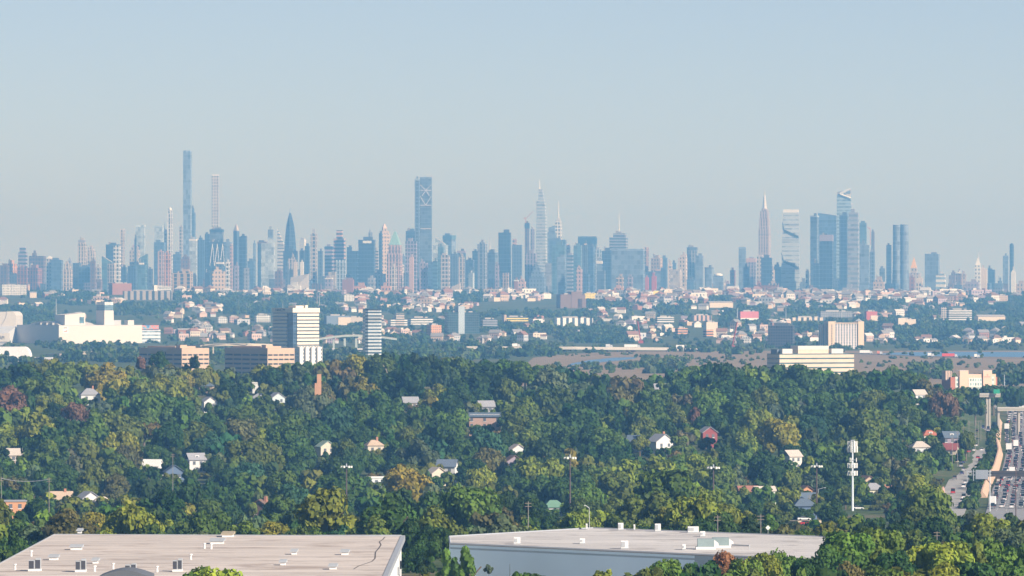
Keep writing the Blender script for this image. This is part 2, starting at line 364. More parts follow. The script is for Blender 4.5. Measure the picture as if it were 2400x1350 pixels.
# --- around the bullet shaped spire
T(604, 626, 567, MID, 'glass', 'navy', 'dark tower with a brown flat cap beside the stepped pale tower', crown=('brown', 4))
T(612, 645, 570, FRONT, 'glass', 'pale', 'stepped pale glass tower with a round drum on top', tiers=[(627, 643, 557), (628, 641, 538, 'steel')], dep=.6)
T(650, 667, 556, BACK, 'lines', (.52, .49, .46), 'white banded tower with a steep wedge shaped roof', slope=-36, dep=.7, roof=None)
T(664, 698, 588, 16700, 'grid', 'navy', 'dark shoulder block at the foot of the bullet shaped spire', dep=.5)
root = thing('tower', 'dark blue bullet shaped tower curving up to a thin spire', 'tower', (wx(680, 17300), 17300, 2), R(-10), SKY, 680, 590); k = 17300 / F
b = MB(); prof = [(590, 14.6), (570, 13.4), (550, 11.8), (530, 9.6), (515, 6.4), (505, 3.6), (499, 2.0)]
for (ya, ra), (yb, rb) in zip([(690, 16)] + prof, prof): b.cyl(0, 0, wz(ya, 17300) - 2, wz(yb, 17300) - 2, ra * k, rb * k, 8)
b.build('shaft', facade('glass', 10, 8), root, PAL['navy'])
MB().cyl(0, 0, wz(499, 17300) - 3, wz(484, 17300) - 2, 1.8 * k, .3, 6).build('spire', mat('spire metal', None, .4, .1, .1), root, PAL['pale'])
T(702, 717, 562, BACK, 'plain', 'white', 'bright white blank slab behind dark blocks', rot=24, dep=.7)
T(702, 714, 587, FRONT, 'glass', 'navy', 'dark block directly below the bright white slab')
T(714, 726, 576, MID, 'glass', 'navy', 'dark navy slab beside the bright white slab')
T(728, 743.5, 549, FRONT, 'grid', 'stone', 'grey tower with a checkered face and small cap', tiers=[(731, 740, 545)], bw=10)
T(745, 757, 588, MID, 'grid', 'slate', 'dark grey tower beside the checkered tower')
T(761, 781, 578, MID, 'band', 'lilac', 'purple banded tower with a dark notched crown', crown=('navy', 5))
T(782, 809.6, 559, MID, 'band', 'pink', 'pink banded tower with a stepped crown and round arch', tiers=[(788.5, 803.5, 544)], roof='parapet')
T(788, 811, 614, SHORE, 'pier', 'pale', 'light teal striped block at the foot of the pink banded tower', roof='parapet')
T(813, 840, 588, FRONT, 'glass', 'navy', 'dark blue block with a round drum on its roof', tiers=[(813, 825, 579)], dep=.6)
r_ = T(840, 880, 562, FRONT, 'glass', 'navy', 'broad navy slab with a white sign band near its top', dep=.5)
sg = MB().box(-r_[5] * .22, r_[5] * .34, -r_[6] / 2 - .8, -r_[6] / 2 - .05, r_[4] - 9, r_[4] - 2.5).build('sign', mat('white sign', (.78, .78, .74), .6, .05), r_[0])
T(863, 873, 544, BACK, 'pier', 'gray', 'slender grey tower rising behind the navy slab with white sign')
T(877, 887, 588, FRONT, 'band', 'stone', 'slim tower with stacked pale balconies beside the navy slab', fh=8)
T(888, 915, 548, MID, 'stone', 'tan', 'stepped tan tower with a small domed peak and a dark flank', tiers=[(891, 912, 541), (895, 907, 534)], roof=('pyr', 'pink', 524), rot=-22)
T(888, 896, 546, 16900, 'glass', 'navy', 'dark thin slab in front of the stepped tan tower')
T(907, 943, 594, SHORE, 'pier', 'pink', 'stone tower under a green pyramid roof', tiers=[(911, 941, 574)], roof=('pyr', 'copper', 542), spire=(925, 537, 1.6), dep=.9)
T(917, 930, 626, 15400, 'pier', 'cream', 'peach stone tower in front of the green pyramid tower')
T(943, 950, 600, BACK, 'glass', 'steel', 'narrow blue strip tower beside the green pyramid tower')
T(951, 980, 541, MID, 'glass', 'navy', 'dark slab with a white dish on its side under the braced tower')
T(950, 978, 565, FRONT, 'grid', 'lilac', 'purple grey slab at the foot of the braced tower', dep=.5)
T(959, 970, 603, SHORE, 'plain', 'pink', 'bright pink narrow tower before the purple grey slab')
T(983, 1003, 616, SHORE, 'stone', 'lilac', 'low mauve block beneath the braced tower', tiers=[(985, 995, 612)])
r_ = T(984, 1012.5, 419, 17000, 'glass', 'slate', 'tall dark slab with white cross braces beside its open frame', dep=.35, roof='parapet', rot=6)
W_, Dp_, Hh, k = r_[5], r_[6], r_[4], r_[2]; b = MB(); yy = -Dp_ / 2 - .6
for yp in (446, 481, 536): b.box(-W_ * .45, W_ * .49, yy, -Dp_ / 2 - .05, Hh - (yp - 419) * k - 1.1, Hh - (yp - 419) * k + 1.1)
for ya, yb in ((419, 446), (446, 481)):
    for s in (-1, 1): b.tube((s * W_ * .48, yy, Hh - (ya + 14 - 419) * k), (0, yy, Hh - (yb - 419) * k), 1.0)
for s in (-1, 1): b.tube((0, yy, Hh - 27 * k), (s * W_ * .3, yy, Hh - 40 * k), 1.2)
b.build('cross_brace', mat('pale steel', (.55, .52, .5), .5, .1, .05), r_[0])
MB().cyl(W_ * .47, 0, Hh - 1, Hh + 9 * k, .9, .4, 6).build('antenna', mat('spire metal', None, .4, .1, .1), r_[0], (.6, .3, .25))
T(972, 984, 419, 17050, 'grid', 'steel', 'open steel frame tower with white hoists beside the braced slab', dep=.6, crown=('pale', 4))
T(1014, 1050, 574, MID, 'glass', 'pale', 'pale teal tower with angled glass peak', slope=-14, tiers=[(1020, 1046, 565)], roof=None)
T(1038, 1068, 552, BACK, 'glass', 'steel', 'grey teal tower with a sunlit beige flank and dark cap', crown=('teal', 9), rot=30)
T(1026, 1041, 578, FRONT, 'glass', 'teal', 'dark teal glass block before the angled glass peak')
T(1033, 1055, 598, SHORE, 'grid', 'stone', 'grey mottled block of flats below the teal towers')
T(1014, 1026, 612, FRONT, 'band', 'teal', 'low teal banded tower beside the braced slab')
T(1056, 1074, 595, FRONT, 'pier', 'slate', 'dark ribbed tower between the mottled flats and the mauve crowned tower')
T(1072, 1092, 588, MID, 'glass', 'navy', 'dark blue tower with a mauve crown', crown=('lilac', 5))
T(1075, 1089, 602, SHORE, 'pier', 'stone', 'stone tower in front of the mauve crowned tower', tiers=[(1077, 1087, 598)])
T(1092, 1111, 609, FRONT, 'glass', 'pale', 'pale teal block with a small pointed frame on top', spire=(1098, 597, 1.4))
T(1107, 1121, 588, MID, 'glass', 'navy', 'dark slab behind the grey triple ribbed tower')
T(1119, 1142, 572, MID, 'pier', 'gray', 'grey triple ribbed tower with a ragged stepped top', tiers=[(1124, 1138, 567)], bw=12, rot=20)
T(1142, 1167, 592, FRONT, 'glass', 'slate', 'dark tower carrying a white lattice antenna', spire=(1147, 556, 2.2), rot=25)
T(1098, 1112, 640, 15500, 'plain', 'pale', 'small pale blank block at the foot of the pointed frame tower', rot=25)
T(1168, 1198, 545, FRONT, 'glass', 'navy', 'tall navy slab with a thin sunlit edge', rot=12, dep=.4)
T(1160, 1170, 620, SHORE, 'stone', 'lilac', 'mauve low block beside the tall navy slab')
# --- around the stepped white spire tower
T(1200, 1224, 574, MID, 'grid', 'slate', 'dark slab under two pink wedge shaped roof sheds', tiers=[(1201, 1211, 560, 'pink'), (1213, 1224, 558, 'pink')][:1], roof=None, dep=.5)
T(1230, 1241, 523, 17500, 'pier', 'brown', 'unfinished dark tower under a tilted crane', crown=('navy', 12))
T(1243, 1253, 537, BACK, 'pier', 'lilac', 'lilac grey tower between the unfinished tower and the white spire tower')
root = thing('tower', 'white banded glass tower stepping up to a bright spire', 'tower', (wx(1268.5, 18000), 18000, 2), R(-10), SKY, 1268, 560); k = 1.2
fm = facade('band', 9, 8, (.26, .31, .36))
prev = 700
for x0, x1, x2, x3, yt in ((1252, 1285, 1255, 1283, 596), (1255, 1283, 1257, 1282, 500), (1256, 1282, 1256.5, 1279, 471), (1261, 1277, 1262, 1272, 444)):
    w0, w1 = (x1 - x0) * k * .42, (x3 - x2) * k * .42; o0 = ((x0 + x1) / 2 - 1268.5) * k; o1 = ((x2 + x3) / 2 - 1268.5) * k
    q = ((-1, -1), (1, -1), (1, 1), (-1, 1))
    MB().prism([(o0 + a * w0, c * w0) for a, c in q], wz(prev, 18000) - 2 + (.03 if prev < 700 else 0), wz(yt, 18000) - 2, poly2=[(o1 + a * w1, c * w1) for a, c in q]).build('shaft' if prev == 700 else 'upper_tier', fm, root, (.40, .42, .44)); prev = yt
MB().cyl(-5, 0, wz(446, 18000) - 2, wz(421, 18000) - 2, 2.2, .6, 6).build('spire', mat('spire metal', None, .4, .1, .1), root, PAL['white'])
T(1283, 1305, 545, MID, 'glass', 'steel', 'grey curved tower next to the white spire tower', tiers=[(1285, 1302, 531)], slope=5, roof=None)
T(1300, 1317, 530, BACK, 'lattice', 'white', 'white lattice topped tower with a tall candy needle', tiers=[(1301, 1316, 517)], spire=(1309, 471, 2.4, 'white'))
r_ = T(1287, 1328, 562, 16900, 'glass', 'blue', 'blue block bearing white rooftop letters under the needle tower', dep=.6)
T(1293, 1326, 574, FRONT, 'glass', 'teal', 'teal glass block below the white rooftop letters', dep=.5)
T(1323, 1337, 577, BACK, 'stone', 'pink', 'pinkish tower with a rounded top behind the teal block', roof=('dome', 'pink', 572))
T(1230, 1258, 594, FRONT, 'pier', 'lilac', 'grey block with bold upright stripes below the unfinished tower', dep=.7)
T(1240, 1280, 650, SHORE, 'stone', 'steel', 'stepped pyramid shaped blue grey stone tower', tiers=[(1245, 1275, 638), (1250, 1268, 628), (1254, 1264, 621)])
T(1305, 1326, 602, SHORE, 'glass', 'steel', 'plain blue glass tower before the teal glass block')
T(1326, 1344, 597, MID, 'band', 'gray', 'grey banded tower between blue glass and the teal slab')
T(1344, 1364, 575, MID, 'glass', 'teal', 'teal slab beside the big square navy slab')
T(1355, 1399, 558, BACK, 'glass', 'navy', 'big square navy slab with a dark flat top', dep=.4, crown=('navy', 12), roof='parapet')
T(1364, 1378, 574, FRONT, 'pier', 'slate', 'slate tower with a cream roof box before the square navy slab', tiers=[(1369, 1376, 571, 'cream')])
T(1378, 1394, 577, FRONT, 'glass', 'blue', 'blue slab with a bright edge before the square navy slab', rot=18)
T(1351, 1365, 630, SHORE, 'stone', 'pink', 'slim peach tower with a stepped top at the foot of the teal slab', tiers=[(1353, 1361, 626)])
T(1394, 1410, 584, MID, 'pier', 'pale', 'pale teal ribbed tower beside the square navy slab')
T(1398, 1412, 612, FRONT, 'glass', 'steel', 'light blue grey block with a white cap below the pale teal tower', crown=('white', 6))
T(1410, 1436, 588, FRONT, 'glass', 'navy', 'dark blue tower at the shoulder of the masted tower')
T(1428, 1472, 556, MID, 'band', 'gray', 'grey banded tower carrying a tall white mast', tiers=[(1437, 1468, 547)], spire=(1451, 495, 1.6, 'white'), fh=8, dep=.8)
r_ = T(1433, 1512, 588, SHORE, 'glass', 'steel', 'widest blue glass slab of the skyline', dep=.4, roof='parapet', fh=12)
T(1509, 1521, 584, MID, 'pier', 'pink', 'slender pink and white striped tower beside the widest blue slab', roof='parapet')
T(1444, 1462, 648, 15300, 'grid', 'tan', 'patterned tan flats before the widest blue slab', tiers=[(1459, 1462, 640)][:0])
T(1470, 1484, 648, 15320, 'grid', 'lilac', 'patterned mauve flats before the widest blue slab')
T(1439, 1462, 674, 15100, 'stone', 'orange', 'low red brick block under the patterned tan flats')
T(1512, 1521, 650, 15500, 'plain', 'red', 'narrow red block nearest the widest blue slab')
T(1527, 1539, 647, 15500, 'plain', 'red', 'second narrow red block, standing before the tan tower')
T(1525, 1553, 605, MID, 'stone', 'tan', 'tan tower with vertical piers above the red blocks', rot=20)
T(1549, 1565, 604, BACK, 'glass', 'blue', 'blue glass tower rising behind the tan tower')
T(1536, 1551, 632, FRONT, 'glass', 'steel', 'low blue and pink block below the tan tower', crown=('pink', 3))
T(1565, 1576, 618, MID, 'stone', 'cream', 'small cream tower beside a narrow dark blue one')
T(1575, 1585, 616, MID, 'glass', 'blue', 'narrow dark blue tower beside the small cream tower')
T(1589, 1611, 604, FRONT, 'stone', 'cream', 'peach stepped tower with a dark flank', tiers=[(1594, 1610, 597)], rot=14)
T(1610, 1635, 580, MID, 'pier', 'gray', 'grey tower with a dark toothed crown', crown=('slate', 6))
T(1629, 1649, 599, FRONT, 'glass', 'steel', 'plain blue glass tower before the toothed crown tower')
T(1609, 1629, 655, SHORE, 'glass', 'blue', 'low blue block at the foot of the toothed crown tower')
T(1651, 1673, 627, FRONT, 'glass', 'steel', 'rounded blue grey block with a flat cap', round_=.5, crown=('slate', 3))
T(1671, 1696, 646, SHORE, 'glass', 'steel', 'low blue block with a white vaulted roof', roof=('dome', 'white', 640))
T(1711, 1724, 633, MID, 'stone', 'brick', 'lone red brown tower in the gap of low roofs')
T(1696, 1711, 662, FRONT, 'stone', 'lilac', 'low mauve block in the gap before the red brown tower')
T(1731, 1749, 583, FRONT, 'glass', 'steel', 'blue glass tower with a notched top', tiers=[(1740, 1749, 582)][:0], roof='parapet')
T(1749, 1773, 606, MID, 'pier', 'lilac', 'tower with a pink striped top and blue body', crown=('pink', 9))
T(1742, 1757, 625, SHORE, 'glass', 'blue', 'low blue block before the pink striped tower')
# --- setback spire tower
root = thing('tower', 'stone skyscraper with setbacks and a silver mast', 'tower', (wx(1792, 17300), 17300, 2), R(-12), SKY, 1792, 550); k = 17300 / F
fm = facade('pier', 9, 7, (.10, .10, .12)); prev = 700
for i, (w0, yt) in enumerate(((34, 620), (29, 536), (26, 512), (22, 495), (15, 489))):
    e_ = w0 * k * .43; MB().box(-e_, e_, -e_, e_, wz(prev, 17300) - 2 + (.02 if i else 0), wz(yt, 17300) - 2).build('shaft' if i == 0 else 'setback_tier', fm, root, (.48, .38, .34)); prev = yt
MB().cyl(0, 0, wz(489, 17300) - 2, wz(462, 17300) - 2, 5.2 * k, 2.6 * k, 8).cyl(0, 0, wz(462, 17300) - 2, wz(455, 17300) - 2, 2.4 * k, 1.2 * k, 8).build('mast_base', mat('silver cladding', (.6, .56, .52), .4, .1, .1), root)
MB().cyl(0, 0, wz(455, 17300) - 2, wz(433, 17300) - 2, 1.1 * k, .35, 6).build('spire', mat('spire metal', None, .4, .1, .1), root, (.5, .48, .46))
T(1774, 1790, 600, FRONT, 'stone', 'stone', 'pale block at the foot of the setback skyscraper', tiers=[(1776, 1788, 597)])
T(1784, 1810, 604, SHORE, 'glass', 'navy', 'navy block overlapping the foot of the setback skyscraper', dep=.6)
T(1809, 1816, 632, FRONT, 'stone', 'cream', 'narrow cream block beside the navy block')
T(1813, 1833, 625, MID, 'glass', 'slate', 'grey glass tower between the navy block and the ribboned tower', tiers=[(1815, 1827, 620)])
# --- ribboned tower
root = thing('tower', 'pale glass tower wound with dark stepped ribbons', 'tower', (wx(1853, 15850), 15850, 2), R(-4), SKY, 1853, 590); k = 15850 / F
fm = facade('lines', 11, 8, (.27, .32, .37)); lv = [(700, 1829, 1874), (628, 1832, 1873.5), (540, 1834, 1872.5), (498, 1836, 1872)]
for i in range(3):
    (ya, a0, a1), (yb, b0, b1) = lv[i], lv[i + 1]
    P = lambda p0, p1: [((p0 - 1853) * k, -20), ((p1 - 1853) * k, -20), ((p1 - 1853) * k, 24), ((p0 - 1853) * k, 24)]
    MB().prism(P(a0, a1), wz(ya, 15850) - 2, wz(yb, 15850) - 2, poly2=P(b0, b1)).build('shaft' if i == 0 else 'upper_tier', fm, root, (.40, .44, .47))
MB().box(-17 * k, 18.6 * k, -19, 23, wz(498, 15850) - 2, wz(491, 15850) - 2).build('crown', mat('crown cladding', None, .6, .15, .05), root, PAL['white'])
for y0_, pts in ((0, [(1834, 522), (1839, 541), (1872, 556)]), (0, [(1832, 593), (1837, 612), (1873, 629)])):
    b = MB()
    for (xa, ya), (xb, yb) in zip(pts, pts[1:]):
        n = 7
        for i in range(n):
            x_a = xa + (xb - xa) * i / n; x_b = xa + (xb - xa) * (i + 1) / n; ym = ya + (yb - ya) * (i + .5) / n
            b.box((x_a - 1853) * k, (x_b - 1853) * k, -21.2, -20.1, wz(ym + 2.2 + abs(yb - ya) / n * .4, 15850) - 2, wz(ym - 2.2 - abs(yb - ya) / n * .4, 15850) - 2)
    b.build('terrace_ribbon', mat('dark terrace', (.03, .05, .07), .6), root)
T(1876, 1889, 660, SHORE, 'stone', 'slate', 'low dark block beside the ribboned tower foot')
T(1888, 1897, 636, 15600, 'lattice', 'white', 'white frame tower under construction beside the dark glass cluster', bw=12, fh=14)
# --- dark glass cluster
T(1899, 1919, 506, FRONT, 'glass', 'slate', 'grey glass tower with a bright corner at the edge of the dark cluster', rot=25, dep=.7, crown=('pale', 3))
T(1917, 1962, 502, MID, 'glass', 'blue', 'broad dark blue tower with a slightly sloped top in the cluster', slope=-6, dep=.4, roof=None)
T(1921, 1953, 551, SHORE, 'glass', 'navy', 'dark navy slab with a mauve cap in front of the broad tower', crown=('lilac', 14), dep=.5)
T(1906, 1921, 617, 15650, 'glass', 'navy', 'narrow dark block at the foot of the bright cornered tower')
D_ = 17000; k = D_ / F
root = thing('tower', 'cluster tower whose slanted triangular top has a white edge', 'tower', (wx(1979, D_), D_, 2), R(-6), SKY, 1979, 500)
b = MB(); P = [(-17 * k, -20), (16 * k, -20), (16 * k, 20), (-17 * k, 20)]
za, zb = wz(455, D_) - 2, wz(443, D_) - 2
b.prism(P, 0, [wz(455, D_) - 2, wz(464, D_) - 2, wz(443, D_) - 2, wz(450, D_) - 2]); b.build('shaft', facade('band', 9, 8, (.16, .22, .28)), root, (.27, .36, .42))
b = MB(); y_ = -20.7; A, B_, C_ = (-10 * k, y_, wz(455, D_) - 2), (15 * k, y_, wz(443, D_) - 2), (16 * k, y_, wz(465, D_) - 2)
b.tube(A, B_, 3.2); b.tube(A, C_, 3.2); b.build('triangular_edge', mat('white steel', (.7, .7, .68), .5), root)
MB().prism([(A[0], y_ + .1), (B_[0], y_ + .1), (B_[0], y_ + .6), (A[0], y_ + .6)], A[2] - .1, [A[2], B_[2], B_[2], A[2]]).build('triangular_face', mat('grey glass', (.16, .21, .27), .25), root)
MB().box(14 * k, 20 * k, -10, 10, wz(480, D_) - 2, wz(476, D_) - 2).build('sky_deck', mat('pale steel', (.55, .52, .5), .5, .1, .05), root)
T(1967, 1988, 504, FRONT, 'glass', 'navy', 'dark teal tower directly under the triangular topped tower')
T(1986, 2014, 515, SHORE, 'band', 'gray', 'light grey banded tower with two roof drums', tiers=[(1989, 2013, 498)], glass=(.2, .24, .28), fh=12)
T(1974, 2013, 674, 15300, 'plain', 'gray', 'low grey box at the foot of the light grey banded tower', dep=.5)
T(2014, 2032, 522, MID, 'glass', 'teal', 'dark teal tower beside the light grey banded tower')
T(2014, 2038, 574, SHORE, 'glass', 'steel', 'blue grey block in front of the dark teal tower', tiers=[(2014, 2030, 570)])
T(2042, 2050, 543, BACK, 'pier', 'brown', 'unfinished slender tower with a small crane on top')
T(2038, 2051, 590, FRONT, 'grid', 'steel', 'grey block below the unfinished slender tower')
T(2046, 2074, 660, 15500, 'stone', 'tan', 'low tan stepped block between glass clusters', tiers=[(2050, 2069, 655)])
T(2061, 2075, 629, MID, 'glass', 'slate', 'small grey tower with a pointed frame beside the curved twins', spire=(2068, 620, 1.2))
T(2077, 2090, 574, FRONT, 'glass', 'navy', 'slender dark tower beside the curved twin tower')
D_ = 16000; k = D_ / F
root = thing('tower', 'wavy glass tower of two curved drums', 'tower', (wx(2110, D_), D_, 2), R(-5), SKY, 2110, 600)
fm = facade('glass', 12, 9)
for cx_, yt in ((2102, 527), (2120, 526)):
    MB().cyl((cx_ - 2110) * k, 0, 0, wz(yt, D_) - 2, 10.2 * k, 9.4 * k, 20).build('drum', fm, root, PAL['steel'])
MB().prism([(-23 * k, -6), (-10 * k, -6), (-10 * k, 8), (-23 * k, 8)], 0, wz(540, D_) - 2, poly2=[(-14 * k, -6), (-8 * k, -6), (-8 * k, 8), (-14 * k, 8)]).build('flared_wing', fm, root, PAL['blue'])
T(2130, 2158, 640, FRONT, 'stone', 'stone', 'stone tower under a shining gold pyramid', tiers=[(2134, 2150, 628)], roof=('pyr', 'gold', 604), spire=(2141, 600, 1.4), dep=.9)
T(2131, 2144, 649, 15500, 'stone', 'brick', 'narrow brick block before the gold pyramid tower')
T(2148, 2163, 652, 15600, 'grid', 'cream', 'cream topped block with white balconies beside the gold pyramid tower', crown=('cream', 9))
T(2167, 2203, 595, FRONT, 'glass', 'steel', 'grey blue tower with small roof boxes at its corners', rot=14, dep=.6, fh=11)
T(2193, 2217, 645, 15500, 'band', 'white', 'white and blue tower of stacked balconies', tiers=[(2200, 2213, 641, 'slate')], fh=12, glass=(.2, .28, .36))
T(2223, 2240, 645, MID, 'stone', 'brown', 'brown stepped block at the edge of a low cluster', tiers=[(2229, 2240, 638)])
T(2240, 2254, 641, MID, 'stone', 'brown', 'brown block topped by a white water tank house', tiers=[(2245, 2252, 634, 'white')])
T(2252, 2265, 642, MID, 'stone', 'tan', 'tan block beside the one with the white tank house')
T(2235, 2256, 668, SHORE, 'grid', 'slate', 'low grey gridded block before the brown cluster')
T(2222, 2235, 664, FRONT, 'stone', 'brown', 'low brown block in shade beside the stacked balcony tower')
T(2284, 2300, 628, FRONT, 'stone', 'white', 'pale clock tower narrowing to a pointed lantern', tiers=[(2285, 2299, 622)], roof=('pyr', 'white', 604), spire=(2293, 587, 2.4), dep=1)
T(2262, 2296, 660, SHORE, 'stone', 'lilac', 'broad purple grey block below the pale clock tower')
T(2299, 2314, 630, SHORE, 'plain', 'cream', 'plain cream slab beside the pale clock tower', tiers=[(2300, 2308, 627)])
T(2315, 2333, 632, MID, 'glass', 'navy', 'dark slab beside the plain cream slab', tiers=[(2315, 2326, 629)])
T(2350, 2364, 599, MID, 'glass', 'steel', 'blue slab next to the round topped tower')
T(2365.5, 2377, 575, MID, 'glass', 'navy', 'slim dark tower with a rounded top', round_=.7, roof=('dome', 'navy', 570))
T(2369, 2381, 637, SHORE, 'plain', 'white', 'bright white slab at the foot of the round topped tower', tiers=[(2372, 2378, 633)])
T(2380, 2402, 666, SHORE, 'stone', 'tan', 'low tan block at the picture edge beside the bright white slab')
T(2330, 2352, 664, FRONT, 'stone', 'slate', 'low dark roofs between the dark slab and the blue slab', tiers=[(2338, 2349, 658)])
# --- lower blocks near the water
T(404, 452, 640, 13450, 'pier', 'tan', 'brown and cream hill top block full of tall windows', tiers=[(417, 452, 636)], dep=.6, bw=14, fh=8, base=60)
T(493, 529, 636, 15400, 'stone', 'tan', 'tan brick flats at the foot of the braced glass block', rot=-12, tiers=[(500, 520, 632)])
T(480, 494, 639, 15600, 'grid', 'navy', 'dark block beside the tan brick flats')
T(644, 663, 636, 15500, 'stone', 'brown', 'brown stone block with stepped top below the bullet shaped tower', tiers=[(649, 660, 633)])
T(669, 677, 617, SHORE, 'stone', 'slate', 'thin dark slab beside the white slab cluster')
T(676, 690, 606, FRONT, 'pier', 'stone', 'ribbed stone slab in the white slab cluster', tiers=[(683, 692, 603)])
T(688, 697, 614, SHORE, 'plain', 'cream', 'cream sunlit slab in the white slab cluster')
T(703.5, 712, 614, SHORE, 'plain', 'white', 'white slab standing alone beside the sloping glass pyramid')
D_ = 15500; k = D_ / F
root = thing('tower', 'pale glass pyramid sweeping up to one corner', 'tower', (wx(702, D_), D_, 2), 0, SKY, 702, 668)
MB().prism([(-22 * k, -30), (22 * k, -20), (22 * k, 30), (-22 * k, 30)], 0, [wz(688, D_) - 2, wz(688, D_) - 2, wz(641, D_) - 2, wz(650, D_) - 2]).build('shaft', facade('glass', 9, 8), root, PAL['pale'])
T(680, 706, 669, 15000, 'plain', 'white', 'plain white box before the glass pyramid', dep=.5)
T(762, 780, 652, 15500, 'stone', 'lilac', 'low purple block below the banded tower with notched crown', crown=('white', 2))
T(802, 830, 655, 15500, 'plain', 'brick', 'low red brown block below the pink banded tower', dep=.5)
T(830, 858, 670, 15000, 'stone', 'orange', 'orange brick block, lower of two near the mid skyline', dep=.5)
T(862, 880, 651, 15600, 'stone', 'gray', 'low grey block below the navy slab with white sign')
T(876, 897, 639, 15700, 'stone', 'gray', 'grey stone block below the slim balcony tower')
T(893, 917, 670, 15050, 'stone', 'orange', 'orange brick block beside the peach stone tower', dep=.5)
T(1058, 1080, 668, 15400, 'plain', 'stone', 'low pale block with a curved ramp roof', slope=8, roof=None)
T(1205, 1215, 657, 15500, 'plain', 'brick', 'small red block with a pale cap below the dark slab with sheds', crown=('white', 2))
T(1214, 1233, 659, 15600, 'stone', 'pink', 'small peach block beside the red block with pale cap', tiers=[(1218, 1229, 654)])
T(1770, 1826, 668, 14200, 'stone', 'brick', 'red brick hill top block with a stout chimney', tiers=[(1774, 1784, 662)], dep=.5)
T(1801, 1826, 664, 15300, 'grid', 'tan', 'low tan flats before the navy block', dep=.5)
# fillers seen between the named towers
FILL = 'low blocks filling the gaps of the skyline'
fr = random.Random(11)
fc = ['lilac', 'slate', 'steel', 'blue', 'steel', 'stone', 'brown', 'gray', 'navy', 'slate', 'tan', 'blue']
for i in range(96):
    x0 = i * 25 + fr.uniform(-6, 6); wpx = fr.uniform(12, 30); yt = fr.uniform(612, 672) if x0 < 1640 else fr.uniform(640, 678)
    if 1680 < x0 < 1760 or x0 > 2150: yt = fr.uniform(662, 682)
    cn = fr.choice(fc); D_ = fr.choice([15900, 16600, 17600]); k = D_ / F; st = fr.choice(['stone', 'grid', 'glass', 'pier', 'glass'])
    o = MB().box(-wpx * k / 2, wpx * k / 2, -wpx * k / 3, wpx * k / 3, 0, wz(yt, D_) - 2).build('low_block', facade(st, 9, 7), None, PAL[cn], (wx(x0 + wpx / 2, D_), D_, 2), -R(fr.uniform(6, 24)))
    tag(o, None, 'building', FILL, x0 + wpx / 2, yt, {'lilac': 'mauve', 'slate': 'slate grey', 'steel': 'steel blue', 'blue': 'deep blue', 'tan': 'tan', 'stone': 'pale stone', 'brown': 'brown', 'gray': 'grey', 'navy': 'navy', 'pink': 'pink'}[cn] + ' low block')
# tower cranes and distant masts
def crane(px, py, pxe, pye, ybase, D, label):
    k = D / F; root = thing('tower_crane', label, 'crane', (wx(px, D), D, wz(ybase, D)), 0, 'construction cranes', px, py)
    MB().tube((0, 0, 0), (0, 0, (ybase - py) * k), 1.1, 4).build('mast', mat('crane paint', (.5, .25, .15), .6), root)
    MB().tube((0, -1.2, (ybase - py) * k), ((pxe - px) * k, -1.2, (ybase - pye) * k), .9, 4).build('jib', mat('crane paint', (.5, .25, .15), .6), root)
    MB().box(-5, 0, -1.5, 1.5, (ybase - py) * k + .1, (ybase - py) * k + 4).build('counterweight', mat('crane paint', (.5, .25, .15), .6), root)
crane(1232, 513, 1250, 494, 523, 17500 - 60, 'tilted tower crane on top of the unfinished dark tower')
crane(2040, 537, 2030, 530, 574, 18400, 'small tower crane beside the unfinished slender tower')
# ------------------------------------------------------------------ helpers for the middle distance
PROTECT = []                               # (x0, x1, y0, y1, D): picture areas that nearer random trees must leave open
EXCL = []                                  # (x0, x1, y0, y1): no random house or tree stands here
def text(body, size, parent, loc, m, rx=90, rz=0, name='lettering', ext=.05, sx=1.0, align='LEFT'):
    c = bpy.data.curves.new(name, 'FONT'); c.body = body; c.size = size; c.extrude = ext; c.align_x = align
    q = bpy.data.objects.new(name + '_curve', c); me = bpy.data.meshes.new_from_object(q); bpy.data.objects.remove(q); bpy.data.curves.remove(c)
    o = bpy.data.objects.new(name, me); COL.objects.link(o); me.materials.append(m); o.parent = parent
    o.location = loc; o.rotation_euler = (R(rx), 0, R(rz)); o.scale[0] = sx; return o
def corner(label, cat, name, xc, xl, xr, yt, D, th, base=3.0, group=None):
    """root on the corner nearest the camera; local +x runs along the sunlit wall, +y along the shaded one"""
    k = D / F; a = (xr - xc) * k / math.cos(R(th)); b = (xc - xl) * k / math.sin(R(th))
    root = thing(name, label, cat, (wx(xc, D), D, base), R(th), group, (xl + xr) / 2, (yt + spy(base, D)) / 2)
    return root, a, b, wz(yt, D) - base, k
def profile(b, pts, y0, y1, m=0):          # (x, z) outline pushed from y0 to y1
    n = len(b.v); k = len(pts)
    b.v += [(x, y0, z) for x, z in pts] + [(x, y1, z) for x, z in pts]
    for i in range(k):
        j = (i + 1) % k; b.f.append((n + j, n + i, n + k + i, n + k + j)); b.m.append(m)
    b.f.append(tuple(n + i for i in range(k))); b.m.append(m); b.f.append(tuple(n + k + i for i in reversed(range(k)))); b.m.append(m); return b
